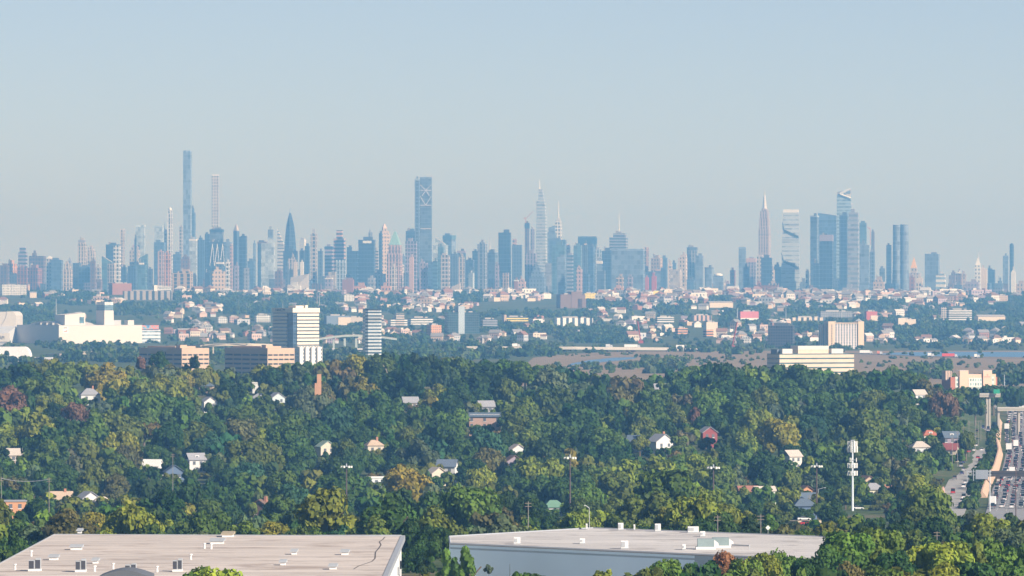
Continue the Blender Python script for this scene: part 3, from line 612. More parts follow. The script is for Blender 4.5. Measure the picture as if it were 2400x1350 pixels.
def ribbon(pts, width, thick, top=0.0):    # a road or deck following points (X, Y, Z)
    b = MB(); L, Rr = [], []
    for i, p in enumerate(pts):
        q0, q1 = pts[max(0, i - 1)], pts[min(len(pts) - 1, i + 1)]
        dx, dy = q1[0] - q0[0], q1[1] - q0[1]; l = math.hypot(dx, dy) or 1; nx, ny = -dy / l, dx / l
        L.append((p[0] + nx * width / 2, p[1] + ny * width / 2, p[2])); Rr.append((p[0] - nx * width / 2, p[1] - ny * width / 2, p[2]))
    dn = lambda p: (p[0], p[1], p[2] - thick)
    for i in range(len(pts) - 1):
        b.quad(L[i], Rr[i], Rr[i + 1], L[i + 1]); b.quad(dn(L[i]), dn(L[i + 1]), dn(Rr[i + 1]), dn(Rr[i]))
        b.quad(Rr[i], dn(Rr[i]), dn(Rr[i + 1]), Rr[i + 1]); b.quad(L[i + 1], dn(L[i + 1]), dn(L[i]), L[i])
    b.quad(L[0], dn(L[0]), dn(Rr[0]), Rr[0]); b.quad(L[-1], Rr[-1], dn(Rr[-1]), dn(L[-1])); return b
WHITE = mat('white panel', (.60, .555, .515), .6, .05, .03); GREYW = mat('grey render', (.45, .45, .46), .7, .1, .05)
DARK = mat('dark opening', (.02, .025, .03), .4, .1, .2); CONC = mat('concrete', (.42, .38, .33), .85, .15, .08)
ROOFG = mat('grey roofing', (.36, .34, .32), .9, .12, .05); STEEL = mat('galvanised steel', (.42, .44, .46), .5, .1, .5, .3)
ASPH = mat('asphalt', (.11, .105, .10), .9, .2, .08); GLASSB = facade('glass', 3, 2.2)
_L = {}

# ------------------------------------------------------------------ the white mall
root, A, B_, Hh, k = corner('huge white windowless mall hall with roof towers beyond the woods', 'mall', 'shopping_mall', 138, 26, 326, 763, 8250, 33)
c33, s33 = math.cos(R(33)), math.sin(R(33)); lx = lambda px: (px - 138) * k / c33       # along the sunlit wall
MB().box(0, A, 0, B_, 0, Hh).build('hall', WHITE, root)
MB().box(-.1, A + .1, -.1, B_, Hh + .02, Hh + .5).build('parapet', GREYW, root)
zb = lambda px: (763 - px) * k + Hh
def rbox(nm, x0, x1, y0, yt, dep, sl=0, m=WHITE, yb=763):
    b = MB(); X0, X1 = lx(x0), lx(x1); zt = zb(yt)
    b.prism([(X0, y0), (X1, y0), (X1, y0 + dep), (X0, y0 + dep)], zb(yb) + .55, [zt, zt + sl, zt + sl, zt]); return b.build(nm, m, root)
ob = rbox('sloped_roof_hall', 158, 204, 8, 738, 26, 2.6)
MB().box(lx(191), lx(201), 7.8, 8.0 - .02, zb(758), zb(743)).build('window', facade('glass', 2.5, 2.5), ob, (.10, .2, .26))
tw = rbox('roof_tower', 249, 270, 10, 728, 22)
MB().box(lx(250), lx(269), 10.4, 31.6, zb(728) + .02, zb(715)).build('lantern', facade('glass', 3, 2.5), tw, (.12, .2, .26))
MB().box(lx(249.5), lx(269.5), 10.2, 31.8, zb(715) + .02, zb(708)).build('lantern_crown', facade('pier', 30, 1.6, (.3, .35, .4)), tw, (.8, .78, .72))
rbox('plant_room', 272, 299, 24, 751, 8, 0, GREYW); rbox('roof_cube', 297, 311, 4, 751, 9)
b = MB(); profile(b, [(lx(198) + t / 12 * (lx(236) - lx(198)), Hh + .6 + 4.2 * math.sin(math.pi * t / 12)) for t in range(13)], 30, 60); b.build('arched_roof', WHITE, root)
b = MB()
n_ = len(b.v); P = [(B_ * .12 + t / 14 * B_ * .72, Hh + .6 + 4.8 * math.sin(math.pi * t / 14) ** .7) for t in range(15)]
b.v += [(8, y, z) for y, z in P] + [(60, y, z) for y, z in P]
for i in range(14): b.f.append((i + 1, i, 15 + i, 16 + i)); b.m.append(0)
b.f.append(tuple(range(15))); b.m.append(0); b.build('arched_roof', WHITE, root)
b = MB()
for y0, y1 in ((.22, .28), (.36, .42), (.5, .62)): b.box(4, 7.8, B_ * y0, B_ * y1, Hh + .55, Hh + 3.6)
b.build('roof_plant', ROOFG, root)
sgn = MB().box(5.5, 14, -.25, -.03, Hh - 10, Hh - 1.6).build('sign', mat('pale sign', (.75, .73, .69), .6), root)
MB().box(6.6, 12, -.34, -.26, Hh - 3.6, Hh - 2.4).build('logo_band', mat('sign grey', (.2, .2, .22), .6), sgn)
MB().box(7, 11.6, -.34, -.26, Hh - 8, Hh - 7.2).prism([(10, -.34), (12.4, -.34), (12.4, -.26), (10, -.26)], Hh - 7.1, Hh - 6.2).build('logo_emblem', mat('sign red', (.4, .12, .1), .6), sgn)
# wedge roofed link and billboard wing at either end of the hall
b = MB(); b.prism([(-46 * k, -4), (-31 * k, -4), (-8 * k, 60), (-46 * k, 60)], 0, [9.4, 9.4, 22, 22]); b.build('sloped_link', mat('pale grey panel', (.55, .56, .58), .6), root, None, (-26, 66, 0), R(-33))
EX = A + .1; wg = MB().box(EX, EX + 47 * k / math.cos(R(33)), 6, 40, 0, 17.4).build('office_wing', facade('band', 4.6, 4, (.22, .28, .34)), root, (.6, .62, .64))
bbx = MB().box(EX + .5, EX + 43 * k / c33, 5.2, 8, 17.45, Hh + .4).build('billboard', mat('billboard frame', (.03, .04, .12), .5), root)
mm, nt, pb = new_mat('mural'); tc = nd(nt, 'ShaderNodeTexCoord').outputs['Object']; rp = nd(nt, 'ShaderNodeValToRGB'); nt.links.new(noise(nt, tc, .16, 3), rp.inputs[0])
for i, (p_, c_) in enumerate(((.3, (.02, .05, .25)), (.42, (.10, .35, .5)), (.5, (.55, .2, .12)), (.57, (.5, .12, .12)), (.66, (.15, .5, .6)))):
    e = rp.color_ramp.elements[i] if i < 2 else rp.color_ramp.elements.new(p_)
    e.position = p_; e.color = (*c_, 1)
nt.links.new(rp.outputs[0], pb.inputs['Base Color']); pb.inputs['Roughness'].default_value = .5
MB().box(EX + 1, EX + 42.5 * k / c33, 5.0, 5.18, 18, Hh).build('mural', mm, bbx)
lm('the white mall', 200, 785); PROTECT.append((0, 374, 700, 800, 8250))
# barrel roofed hall and letter sign at the picture edge
D_ = 8500; k = D_ / F
root = thing('barrel_hall', 'white barrel roofed hall standing above the mall sign', 'hall', (wx(0, D_), D_, 3), 0, None, 15, 750)
b = MB(); P = [(37, 768), (37, 740), (35, 735), (30, 731), (22, 730)] + [(-20, 732), (-60, 734), (-60, 768)]
profile(b, [(x * k, wz(y, D_) - 3) for x, y in reversed(P)], 0, 120); b.build('shell', WHITE, root)
MB().box(-60 * k, 42 * k, -3, 118, 0, wz(768.5, D_) - 3).build('plinth', GREYW, root)
n_ = []
for t in range(9): n_.append((4 * k + 12 * k * math.sin(t / 8 * math.pi / 2), wz(762 - 31 * t / 8 * 1.0, D_) - 3))
b = MB()
for (xa, za), (xb, zb_) in zip(n_, n_[1:]): b.tube((xa, -.4, za), (xb, -.4, zb_), .35, 4)
b.build('curved_seam', GREYW, root)
D_ = 8000; k = D_ / F
root = thing('sign_board', 'white sign board with dark capitals cut by the picture edge', 'sign', (wx(0, D_), D_, 3), 0, None, 12, 791)
MB().box(-30 * k, 22 * k, 0, 6, wz(801, D_) - 3, wz(781, D_) - 3).build('board', WHITE, root)
MB().box(-26 * k, 18 * k, 1, 5, 0, wz(801.4, D_) - 3).build('plinth', GREYW, root)
text('DREAM', 6.6, root, (10.5 * k, -.15, wz(795.5, D_) - 3), mat('sign black', (.02, .02, .02), .6), align='RIGHT', sx=.62)
D_ = 6150; k = D_ / F
root = thing('dome_shed', 'long white fabric shed with rounded end below the mall', 'shed', (wx(0, D_), D_, 3), 0, None, 30, 830)
b = MB(); P = [(-40, 848), (-40, 813), (56, 813), (62, 816), (67, 822), (70, 832), (71, 848)]
profile(b, [(x * k, wz(y, D_) - 3) for x, y in reversed(P)][::-1][::-1], 0, 28); b.build('fabric_shell', mat('white fabric', (.78, .76, .76), .7, .04, .1), root)
MB().box(-40 * k, 70.6 * k, -.3, -.02, .0, wz(838, D_) - 3).build('skirt', mat('grey skirt', (.5, .48, .46), .8), root)
lm('the white fabric shed', 35, 830); PROTECT.append((0, 72, 812, 838, 6150))
root = thing('low_shed', 'low red walled shed with a pale roof beside the fabric shed', 'shed', (wx(97, 6100), 6100, 3), 0, None, 97, 847)
MB().box(-10, 10, 0, 12, 0, 3.0).build('wall', mat('red cladding', (.4, .1, .09), .7), root); MB().box(-10.4, 10.4, -.4, 12, 3.02, 5).build('roof', mat('pale roof', (.6, .6, .62), .6), root)

# ------------------------------------------------------------------ parking garages
def garage(label, xc, xl, xr, yt, D, th, nb, nr):
    root, a, b_, h, k = corner(label, 'parking garage', 'parking_garage', xc, xl, xr, yt, D, th, 3.0)
    MB().box(0, a, 0, b_, 0, h).build('deck_block', mat('tan concrete', (.50, .36, .26), .8, .08, .05), root)
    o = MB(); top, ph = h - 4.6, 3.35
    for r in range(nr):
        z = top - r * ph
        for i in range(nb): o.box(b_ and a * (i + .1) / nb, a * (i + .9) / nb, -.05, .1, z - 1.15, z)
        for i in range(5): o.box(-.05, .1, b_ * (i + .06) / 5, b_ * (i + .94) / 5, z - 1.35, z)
    o.build('opening_shade', DARK, root)  # dark boxes proud of the solid wall paint the shade of open decks
    MB().box(a * .15, a * .9, b_ * .25, b_ * .9, h + .02, h + 1.3).box(a * .1, a * .35, b_ * .1, b_ * .2, h + .02, h + 2.4).build('roof_deck', mat('tan concrete', (.50, .36, .26), .8, .08, .05), root)
    return root
garage('tan parking garage with a tree in front of its shaded wall', 426, 317, 488, 816, 4900, 35, 5, 3)
garage('tan parking garage beside the white ribbed flats', 627, 520, 689, 816, 4800, 35, 5, 5)
lm('the parking garages', 500, 845); PROTECT += [(317, 488, 816, 833, 4900), (520, 689, 816, 845, 4800)]
D_ = 5300
root, a, b_, h, k = corner('white ribbed flats beside the tan garage under the office tower', 'apartment block', 'apartment_block', 700, 689, 755, 812, D_, 20)
b = MB()
for i in range(4): b.box(a * (i / 4 + .02), a * (i / 4 + .17), -1.6, 0, 0, h - .3)
MB().box(0, a, .02, 14, 0, h).build('wall', facade('grid', 3.1, 2.6), root, (.66, .62, .57)); b.build('bay', mat('white render', (.72, .69, .65), .7), root)
PROTECT.append((689, 755, 812, 842, D_))

# ------------------------------------------------------------------ banded office tower
D_ = 5900
root, a, b_, h, k = corner('banded office tower, one face shaded, one bright cream', 'office tower', 'office_tower', 687, 637, 746, 722, D_, 36)
fl = 8.4 * k; c36, s36 = math.cos(R(36)), math.sin(R(36)); MB().box(0, a, 0, b_, 0, h - 10 * k).build('glass_core', facade('glass', fl, 3), root, (.035, .075, .13))
cream = mat('cream spandrel', (.74, .64, .52), .6, .05, .05)
b1, b2 = MB(), MB()
for i in range(11):
    z = h - 15.5 * k - i * fl
    b1.box(8 * k / c36, a - .4, -1.0, -.02, z - fl * .36, z + fl * .30); b2.box(-1.0, -.02, 14 * k / s36, b_ - .4, z - fl * .36, z + fl * .30)
b1.build('sunlit_spandrel', cream, root); b2.build('shaded_spandrel', cream, root)
fs_ = MB().box(-1.2, a + .3, -1.2, b_ + .2, h - 10.5 * k, h).build('fascia', cream, root)
text('NHCM', 3.6, fs_, (-1.3, b_ * .82, h - 7.8 * k), mat('sign navy', (.02, .04, .10), .5), 90, -90, 'lettering', .08, 1.5)
b = MB().box(a * .2, a * .5, 4, 16, h + .02, h + 2.2).box(a * .55, a * .64, 3, 8, h + .02, h + 2.6); b.build('penthouse', cream, root)
MB().cyl(2, b_ * .6, h, h + 7, .18, .06, 5).build('antenna', STEEL, root)
lm('the banded office tower', 692, 765); PROTECT.append((637, 748, 718, 812, D_))
# dark faceted tower
D_ = 6300; k = D_ / F
root = thing('office_tower', 'slim dark capped tower with grey bands beside the flyover', 'office tower', (wx(872, D_), D_, 3), R(14), None, 872, 765)
h = wz(728, D_) - 3; w_ = 19.5 * k; ch = w_ * .28
P = [(-w_, -w_ + ch), (-w_ + ch, -w_), (w_ - ch, -w_), (w_, -w_ + ch), (w_, w_ - ch), (w_ - ch, w_), (-w_ + ch, w_), (-w_, w_ - ch)]
MB().prism(P, 0, h).build('shaft', facade('band', 3.3, 4, (.05, .08, .11)), root, (.50, .53, .54))
MB().prism([(x * .97, y * .97) for x, y in P], h + .02, h + 1.8).build('dark_cap', mat('dark cap', (.03, .045, .06), .4), root)
PROTECT.append((852, 892, 724, 808, D_)); lm('the slim dark capped tower', 872, 765)

# ------------------------------------------------------------------ cream hotel, dark office, layered office, brick hotel
D_ = 7500
root, a, b_, h, k = corner('cream slab hotel with a grid of windows between blank end towers', 'hotel', 'hotel', 1941, 1926, 2026, 755, D_, 16)
c_ = math.cos(R(16)); cr = mat('cream concrete', (.62, .48, .35), .75, .06, .05)
L_ = lambda px: (px - 1941) * k / c_
MB().box(L_(1957), L_(2012), .9, 15, 0, h - 3.5 * k).build('room_grid', facade('pier', 3.0, 3.4, (.10, .12, .20)), root, (.62, .56, .52))
MB().box(L_(1957), L_(2012), 0, 15, h - 3.45 * k, h - .3 * k - .5).build('fascia', cr, root)
e1 = MB().box(0, L_(1957) - .02, -.6, 16, 0, h + .8).build('end_tower', cr, root)
o = MB()
for i in range(13): o.box(L_(1948), L_(1950.5), -.68, -.62, 4 + i * 1.95, 5.2 + i * 1.95)
o.build('window', DARK, e1)
MB().box(L_(2012) + .02, L_(2026), -.6, 16, 0, h + .8).build('end_tower', cr, root)
MB().box(-9 * k, -.05, 6, 22, 0, h - 2.6).build('side_wing', facade('pier', 60, 6), root, (.55, .45, .36))
lm('the cream slab hotel', 1976, 780); PROTECT.append((1926, 2028, 752, 800, D_))
D_ = 7650; k = D_ / F
root = thing('office_block', 'dark brown cube of offices near the cream hotel', 'office building', (wx(1829, D_), D_, 3), R(-8), None, 1829, 785)
MB().box(-29 * k, 29 * k, 0, 26, 0, wz(763, D_) - 3).build('wall', facade('grid', 3.4, 3, (.012, .02, .03)), root, (.06, .06, .07))
MB().box(-16 * k, 18 * k, 5, 20, wz(763, D_) - 2.9, wz(757, D_) - 3).build('penthouse', mat('dark plant', (.07, .08, .09), .6), root)
PROTECT.append((1800, 1858, 757, 800, D_)); lm('the dark brown office cube', 1829, 780)
D_ = 4550
root, a, b_, h, k = corner('layered beige office with white penthouses rising behind the ridge trees', 'office building', 'office_block', 1827, 1800, 2006, 829, D_, 24)
c_ = math.cos(R(24)); L_ = lambda px: (px - 1827) * k / c_
MB().box(0, a, 0, b_, 0, h - .02).build('wall', facade('lines', 3.3, 5, (.05, .10, .12)), root, (.58, .47, .36))
for nm, p0, p1, yt, y0, dp in (('penthouse', 1840, 1864, 818, 4, 8), ('penthouse', 1958, 1986, 818, 4, 8)):
    MB().box(L_(p0), L_(p1), y0, y0 + dp, h, wz(yt, D_) - 3).build(nm, WHITE, root)
pb_ = MB().box(L_(1876), L_(1949), 3, 15, h, wz(820, D_) - 3).build('penthouse', mat('tan panel', (.62, .50, .38), .7), root)
MB().box(L_(1875.6), L_(1949.4), 2.9, 15.1, wz(820, D_) - 2.98, wz(811, D_) - 3).build('white_parapet', WHITE, pb_)
MB().box(2, L_(1840) - .1, 8, 18, h, wz(819, D_) - 3).build('penthouse', mat('slate panel', (.13, .16, .19), .5), root)
lm('the layered beige office', 1915, 840); PROTECT.append((1803, 2006, 811, 848, D_))
D_ = 4300
root, a, b_, h, k = corner('peach and brick hotel with pale glazed bays beside the highway', 'hotel', 'hotel', 2228, 2216, 2340, 884, D_, 18, 2.0)
c_ = math.cos(R(18)); L_ = lambda px: (px - 2228) * k / c_; pe = mat('peach render', (.70, .46, .34), .7, .05, .05)
MB().box(0, a, 0, 16, 0, h).build('brick_wall', mat('hotel brick', (.40, .15, .10), .8), root)
g = lambda y: wz(y, D_) - 2.0
b = MB().box(L_(2248), L_(2269), -1.4, -.02, 0, g(869)).box(L_(2304), L_(2325), -1.8, -.02, 0, g(869)).box(L_(2269), L_(2304), -.6, -.02, 0, g(877)).box(L_(2325), L_(2336), -.5, -.02, 0, g(877)); b.build('peach_front', pe, root)
bb = MB().box(L_(2270.5), L_(2302), -.78, -.62, 1, g(886)).box(L_(2239), L_(2247), -.2, -.02, 1, g(883)).box(L_(2326), L_(2331), -.7, -.52, 1, g(884)); bb.build('glazed_bay', facade('grid', 2.9, 1.8, (.25, .36, .36)), root, (.72, .66, .58))
MB().box(L_(2248) - .1, L_(2269) + .1, -1.5, 8, g(869) + .02, g(868)).box(L_(2304) - .1, L_(2325) + .1, -1.9, 8, g(869) + .02, g(868)).build('cornice', WHITE, root)
MB().box(L_(2270), L_(2303), 3, 14, h + .02, h + 2.2).build('roof_plant', mat('slate panel', (.13, .16, .19), .5), root)
MB().box(L_(2219), L_(2233), 2, 9, h - 2, g(869)).build('corner_turret', facade('pier', 40, 1.3), root, (.66, .46, .34))
MB().box(L_(2306), L_(2321), -1.95, -1.84, g(884), g(883)).box(L_(2313), L_(2315), -1.95, -1.84, g(880.5), g(878)).build('sign', mat('sign red', (.4, .12, .1), .6), root)
lm('the peach brick hotel', 2280, 895); PROTECT.append((2218, 2342, 866, 905, D_))

# ------------------------------------------------------------------ other large buildings of the hillside town
def ginv(y):                               # distance at which the town's ground shows on picture row y
    lo, hi = 8300.0, 13500.0
    for _ in range(40):
        m_ = (lo + hi) / 2
        if spy(ground(0, m_), m_) > y: lo = m_
        else: hi = m_
    return lo
def blk(label, x0, x1, yt, yb, style, col, rot=-15, dep=.6, fh=3.4, bw=3, roof=None, glass=(.06, .08, .11), extra=(), cat='building', name='town_building', D=None, gab=0):
    D = D or (ginv(yb) if yb < 805 else 69 * F / (yb - 680)); k = D / F; base = ground(0, D); a_ = abs(R(rot)); W = (x1 - x0) * k; wd = W / (math.cos(a_) + dep * math.sin(a_)); dp = wd * dep; h = wz(yt, D) - base
    root = thing(name, label, cat, (wx((x0 + x1) / 2, D), D, base - .3), -R(rot), 'large buildings of the hillside town', (x0 + x1) / 2, (yt + yb) / 2)
    MB().box(-wd / 2, wd / 2, -dp / 2, dp / 2, 0, h + .3).build('wall', facade(style, fh, bw, glass), root, PAL[col] if isinstance(col, str) else col)
    if gab: MB().gable(wd, dp, h + .32, gab).build('roof', ROOFG, root)
    else: MB().box(-wd * .3, wd * .1, -dp * .2, dp * .3, h + .32, h + 2.6).box(wd * .2, wd * .32, -dp * .1, dp * .2, h + .32, h + 2).build('rooftop_plant', ROOFG, root)
    for e_ in extra:
        p0, p1, y0, cc = e_[:4]; ox = ((p0 + p1) / 2 - (x0 + x1) / 2) * k; w2 = (p1 - p0) * k
        MB().box(ox - w2 / 2, ox + w2 / 2, -dp / 2 - .6, dp / 2 - .2, 0, wz(y0, D) - base).build('block', facade(e_[4] if len(e_) > 4 else 'plain', fh, bw), root, PAL[cc])
    EXCL.append((x0 - 2, x1 + 2, yt - 2, yb + 3)); PROTECT.append((x0, x1, yt, yb - 3, D)); return root
blk('long white flats with square windows at the picture edge ridge', 0, 60, 668, 692, 'grid', 'white', extra=[(2, 16, 666, 'white', 'grid'), (24, 38, 667, 'white', 'grid'), (46, 60, 667, 'white', 'grid')])
blk('long grey depot with a row of square piers below the skyline', 288, 404, 682, 703, 'pier', 'stone', rot=4, dep=.2, bw=12, fh=40)
blk('red brown windowless block above the long grey depot', 255, 309, 664, 690, 'plain', 'brick', rot=-20, D=13450)
blk('white terraced block above the long grey depot', 358, 401, 671, 686, 'band', 'white', extra=[(358, 366, 668, 'white')], D=13300)
blk('cream gabled barn like building beside the ridge trees', 68, 86, 686, 698, 'plain', 'cream', gab=2)
blk('brown stepped brick school complex on the slope', 1304, 1372, 690, 722, 'plain', 'brown', extra=[(1334, 1360, 683, 'brown'), (1350, 1370, 700, 'brown')])
blk('white low block in front of the brown school complex', 1268, 1292, 688, 700, 'plain', 'white')
blk('yellow ochre fronted block on the ridge', 1366, 1398, 687, 700, 'stone', 'yellow')
blk('yellow billboard cube above the ridge trees', 1530, 1544, 682, 693, 'plain', 'yellow', dep=.3)
blk('bright pink red warehouse slab among trees', 1730, 1778, 730, 750, 'plain', (.50, .14, .16), dep=.4, extra=[(1732, 1776, 745, 'white')])
blk('tan hangar with a wide shallow roof', 1655, 1718, 709, 721, 'plain', 'cream', gab=2.4, dep=.5)
blk('red wedge shaped hall with cream cubes in front', 2026, 2056, 730, 752, 'plain', 'red', extra=[(2038, 2056, 739, 'cream'), (2060, 2080, 739, 'pink')])
blk('cream stepped warehouse beside the red wedge hall', 2100, 2146, 748, 764, 'plain', 'cream', extra=[(2100, 2118, 745, 'cream')])
blk('white banded office slab with a beige tower beside it', 2218, 2277, 726, 752, 'band', 'white', rot=-8, extra=[(2202, 2215, 719, 'stone', 'grid')])
blk('orange tan cube of flats near the dark grove', 1000, 1035, 762, 791, 'stone', 'orange', rot=-28, dep=.8)
blk('white stepped office complex with long bands', 910, 955, 748, 765, 'band', 'white', extra=[(925, 945, 735, 'cream', 'band')])
blk('white long banded office complex behind the stepped one', 955, 1015, 745, 763, 'band', 'white')
blk('dark teal glass block half hidden by the dark grove', 1042, 1124, 732, 782, 'glass', (.02, .05, .06), dep=.4, extra=[(1070, 1085, 717, 'pale')])
blk('white row of flats with deep gaps between bays', 1298, 1390, 745, 764, 'pier', 'white', rot=-10, bw=9, fh=30, dep=.2)
blk('tan striped office behind the white row of flats', 1178, 1238, 743, 755, 'band', 'yellow', rot=-10, extra=[(1178, 1184, 737, 'tan')])
blk('grey banded office beside the tan striped office', 1126, 1166, 748, 766, 'band', 'gray')
blk('orange tan school with stepped wings among trees', 1582, 1612, 769, 785, 'band', 'orange', rot=-24)
blk('cream fly tower hall behind the orange tan school', 1648, 1682, 755, 790, 'plain', 'cream', rot=-24, extra=[(1650, 1668, 772, 'orange', 'band')])
blk('white checkered low office below the slope houses', 1536, 1580, 743, 757, 'band', 'white', dep=.4)
blk('brick and cream terrace beside the pale poles', 1620, 1668, 739, 752, 'pier', 'pink', dep=.3, bw=7, fh=12)
blk('tan long flats row above the dark office cube', 1852, 1934, 744, 752, 'pier', 'cream', dep=.2, bw=9, fh=12)
blk('grey stone flats on the slope above the cream hotel', 1916, 1998, 730, 744, 'grid', 'gray', dep=.3)
blk('pale mall like hall with low gables beyond the marsh', 2284, 2356, 742, 752, 'plain', 'cream', gab=3, dep=.4)
blk('white block with red brown roof near the ridge end', 2336, 2362, 692, 706, 'stone', 'tan')
blk('pale blue industrial shed beside the banded office tower', 760, 820, 740, 762, 'plain', 'steel', dep=.4, extra=[(790, 820, 743, 'cream')])
blk('white gridded flats behind the banded office tower', 596, 634, 738, 756, 'grid', 'white', dep=.5)
blk('long tan roofed hall behind the dark capped tower', 812, 852, 744, 756, 'plain', 'stone', dep=.5)
blk('white ribbed block with tall windows on the ridge', 803, 830, 691, 706, 'pier', 'white')
blk('mauve flats with long windows near the ridge', 535, 560, 742, 757, 'grid', 'pink')
blk('white flats block beside the mauve flats', 508, 533, 744, 758, 'grid', 'white')
blk('red roofed depot behind the mall trees', 414, 446, 773, 785, 'plain', 'brick', gab=2)

# ------------------------------------------------------------------ marsh, river, meadow road, bridges, flyovers
def flat(name, pts, z, m):
    b = MB(); b.quad(*[(wx(px, (H - z) * F / (py - YH)), (H - z) * F / (py - YH), z) for px, py in pts]); return struct(b.build(name, m))
flat('marsh', [(1215, 905), (2700, 905), (2700, 822), (1500, 822), (1340, 829), (1250, 838), (1225, 860)], 3.06, mat('dry reed', (.24, .175, .11), .95, .25, .02, stretch=(1, .25, 1)))
wm, nt, b_ = new_mat('water'); b_.inputs['Base Color'].default_value = (.10, .20, .32, 1); b_.inputs['Roughness'].default_value = .35; b_.inputs['Specular IOR Level'].default_value = .25
flat('river', [(1330, 857), (1385, 851), (1440, 846), (1486, 841), (1494, 837), (1440, 838), (1380, 844), (1338, 852)], 3.14, wm)
flat('lake', [(2058, 829.5), (2160, 834.5), (2400, 837), (2700, 838), (2700, 825), (2200, 824.5), (2100, 826)], 3.14, wm)
def pxy(px, py, z): D = (H - z) * F / (py - YH); return (wx(px, D), D, z)
def bridge(label, pts, width, thick, piers, m=CONC, name='bridge', cat='bridge', rail=True):
    """pts: (px, py of the deck edge, D)"""
    P = [(wx(px, D), D, wz(py, D)) for px, py, D in pts]
    cx_, cy_ = P[len(P) // 2][:2]
    root = thing(name, label, cat, (cx_, cy_, 3), 0, None, pts[len(pts) // 2][0], pts[len(pts) // 2][1])
    rel = [(x - cx_, y - cy_, z - 3) for x, y, z in P]
    ribbon(rel, width, thick).build('deck', m, root)
    if rail: ribbon([(x, y - width / 2 + .3, z + .85) for x, y, z in rel], .3, .83).build('parapet', CONC, root)
    for px, wpx in piers:
        for i in range(len(pts) - 1):
            if pts[i][0] <= px <= pts[i + 1][0]:
                t = (px - pts[i][0]) / (pts[i + 1][0] - pts[i][0]); q = [rel[i][j] + t * (rel[i + 1][j] - rel[i][j]) for j in range(3)]; X, Y = q[0] + cx_, q[1] + cy_
                r_ = wpx * Y / F / 2
                MB().box(q[0] - r_, q[0] + r_, q[1] - width * .3, q[1] + width * .3, ground(X, Y) - 3.2, q[2] - thick - .02).build('pier', m, root); break
    return root
bridge('low highway bridge carrying trucks over the marsh river', [(1080, 813, 7060), (1200, 813.5, 7080), (1340, 814, 7100), (1420, 815, 7130), (1560, 816, 7200), (1640, 817.5, 7250)], 22, 2.3, [(1250, 3), (1300, 3), (1370, 3), (1424, 3), (1447, 2), (1456, 2), (1470, 5), (1484, 10), (1562, 3)], mat('pale bridge concrete', (.40, .37, .33), .8, .1, .05))
lm('the marsh bridge', 1480, 815)
bridge('pale curved flyover ramp below the mall trees', [(86, 834, 6900), (115, 832, 6800), (150, 829, 6700), (190, 826, 6700), (240, 823.5, 6700), (310, 823.5, 6800)], 10, 2.2, [(120, 3), (153, 3), (200, 3), (260, 3)], mat('tan concrete deck', (.55, .47, .36), .8))
bridge('cream flyover behind the parking garages', [(430, 812, 6600), (480, 808.5, 6500), (530, 806.5, 6500), (580, 806.5, 6500), (640, 808, 6600)], 10, 1.8, [(500, 3), (560, 3)], mat('tan concrete deck', (.55, .47, .36), .8))
bridge('arched pale green flyover beside the dark capped tower', [(746, 794, 7300), (775, 789.5, 7300), (810, 786, 7300), (840, 785.5, 7300), (900, 790, 7300), (930, 794, 7300)], 10, 1.6, [(782, 4), (808, 5), (835, 5), (860, 4)], mat('green grey deck', (.42, .47, .44), .8))
D_ = 6900; k = D_ / F
root = thing('canopy', 'long thin white double canopy below the dark capped tower', 'canopy', (wx(820, D_), D_, 3), 0, None, 820, 826)
MB().box(-40 * k, 40 * k, 0, 10, 1.5, 3.0).build('lower_roof', WHITE, root); MB().box(-42 * k, 41 * k, 2, 14, 4.6, 6.3).build('upper_roof', WHITE, root); MB().box(-38 * k, 38 * k, 1, 9, 0, 1.48).box(-38 * k, 38 * k, 3, 9, 3.02, 4.58).build('dark_hall', mat('dark wall', (.05, .06, .08), .4), root)  # dark boxes fill the space below and between the two white roofs
struct(ribbon([pxy(1990, 827.5, 3.2), pxy(2100, 833, 3.2), pxy(2250, 838.5, 3.2), pxy(2520, 840, 3.2)], 12, .08).build('meadow_road', ASPH))
# ------------------------------------------------------------------ foliage
fm_, nt, pb = new_mat('foliage')
at = nd(nt, 'ShaderNodeAttribute', attribute_name='tint'); oi = nd(nt, 'ShaderNodeObjectInfo')
cc_ = mixc(nt, 1.0, oi.outputs['Color'], at.outputs['Color'], 'MULTIPLY')
tcn = nd(nt, 'ShaderNodeTexCoord').outputs['Object']
hs = nd(nt, 'ShaderNodeHueSaturation'); nt.links.new(cc_, hs.inputs['Color'])
nt.links.new(mth(nt, 'MULTIPLY_ADD', noise(nt, tcn, 3.0, 2), .05, .475), hs.inputs['Hue'])
pb.inputs['Roughness'].default_value = .65; pb.inputs['Specular IOR Level'].default_value = .18
nt.links.new(hs.outputs[0], pb.inputs['Base Color'])
tl = nd(nt, 'ShaderNodeBsdfTranslucent'); nt.links.new(hs.outputs[0], tl.inputs['Color'])
ms = nd(nt, 'ShaderNodeMixShader'); ms.inputs[0].default_value = .25
nt.links.new(pb.outputs[0], ms.inputs[1]); nt.links.new(tl.outputs[0], ms.inputs[2])
nt.links.new(ms.outputs[0], nt.nodes['Material Output'].inputs['Surface'])
BARK = mat('bark', (.16, .12, .09), .9, .25, 2.0)

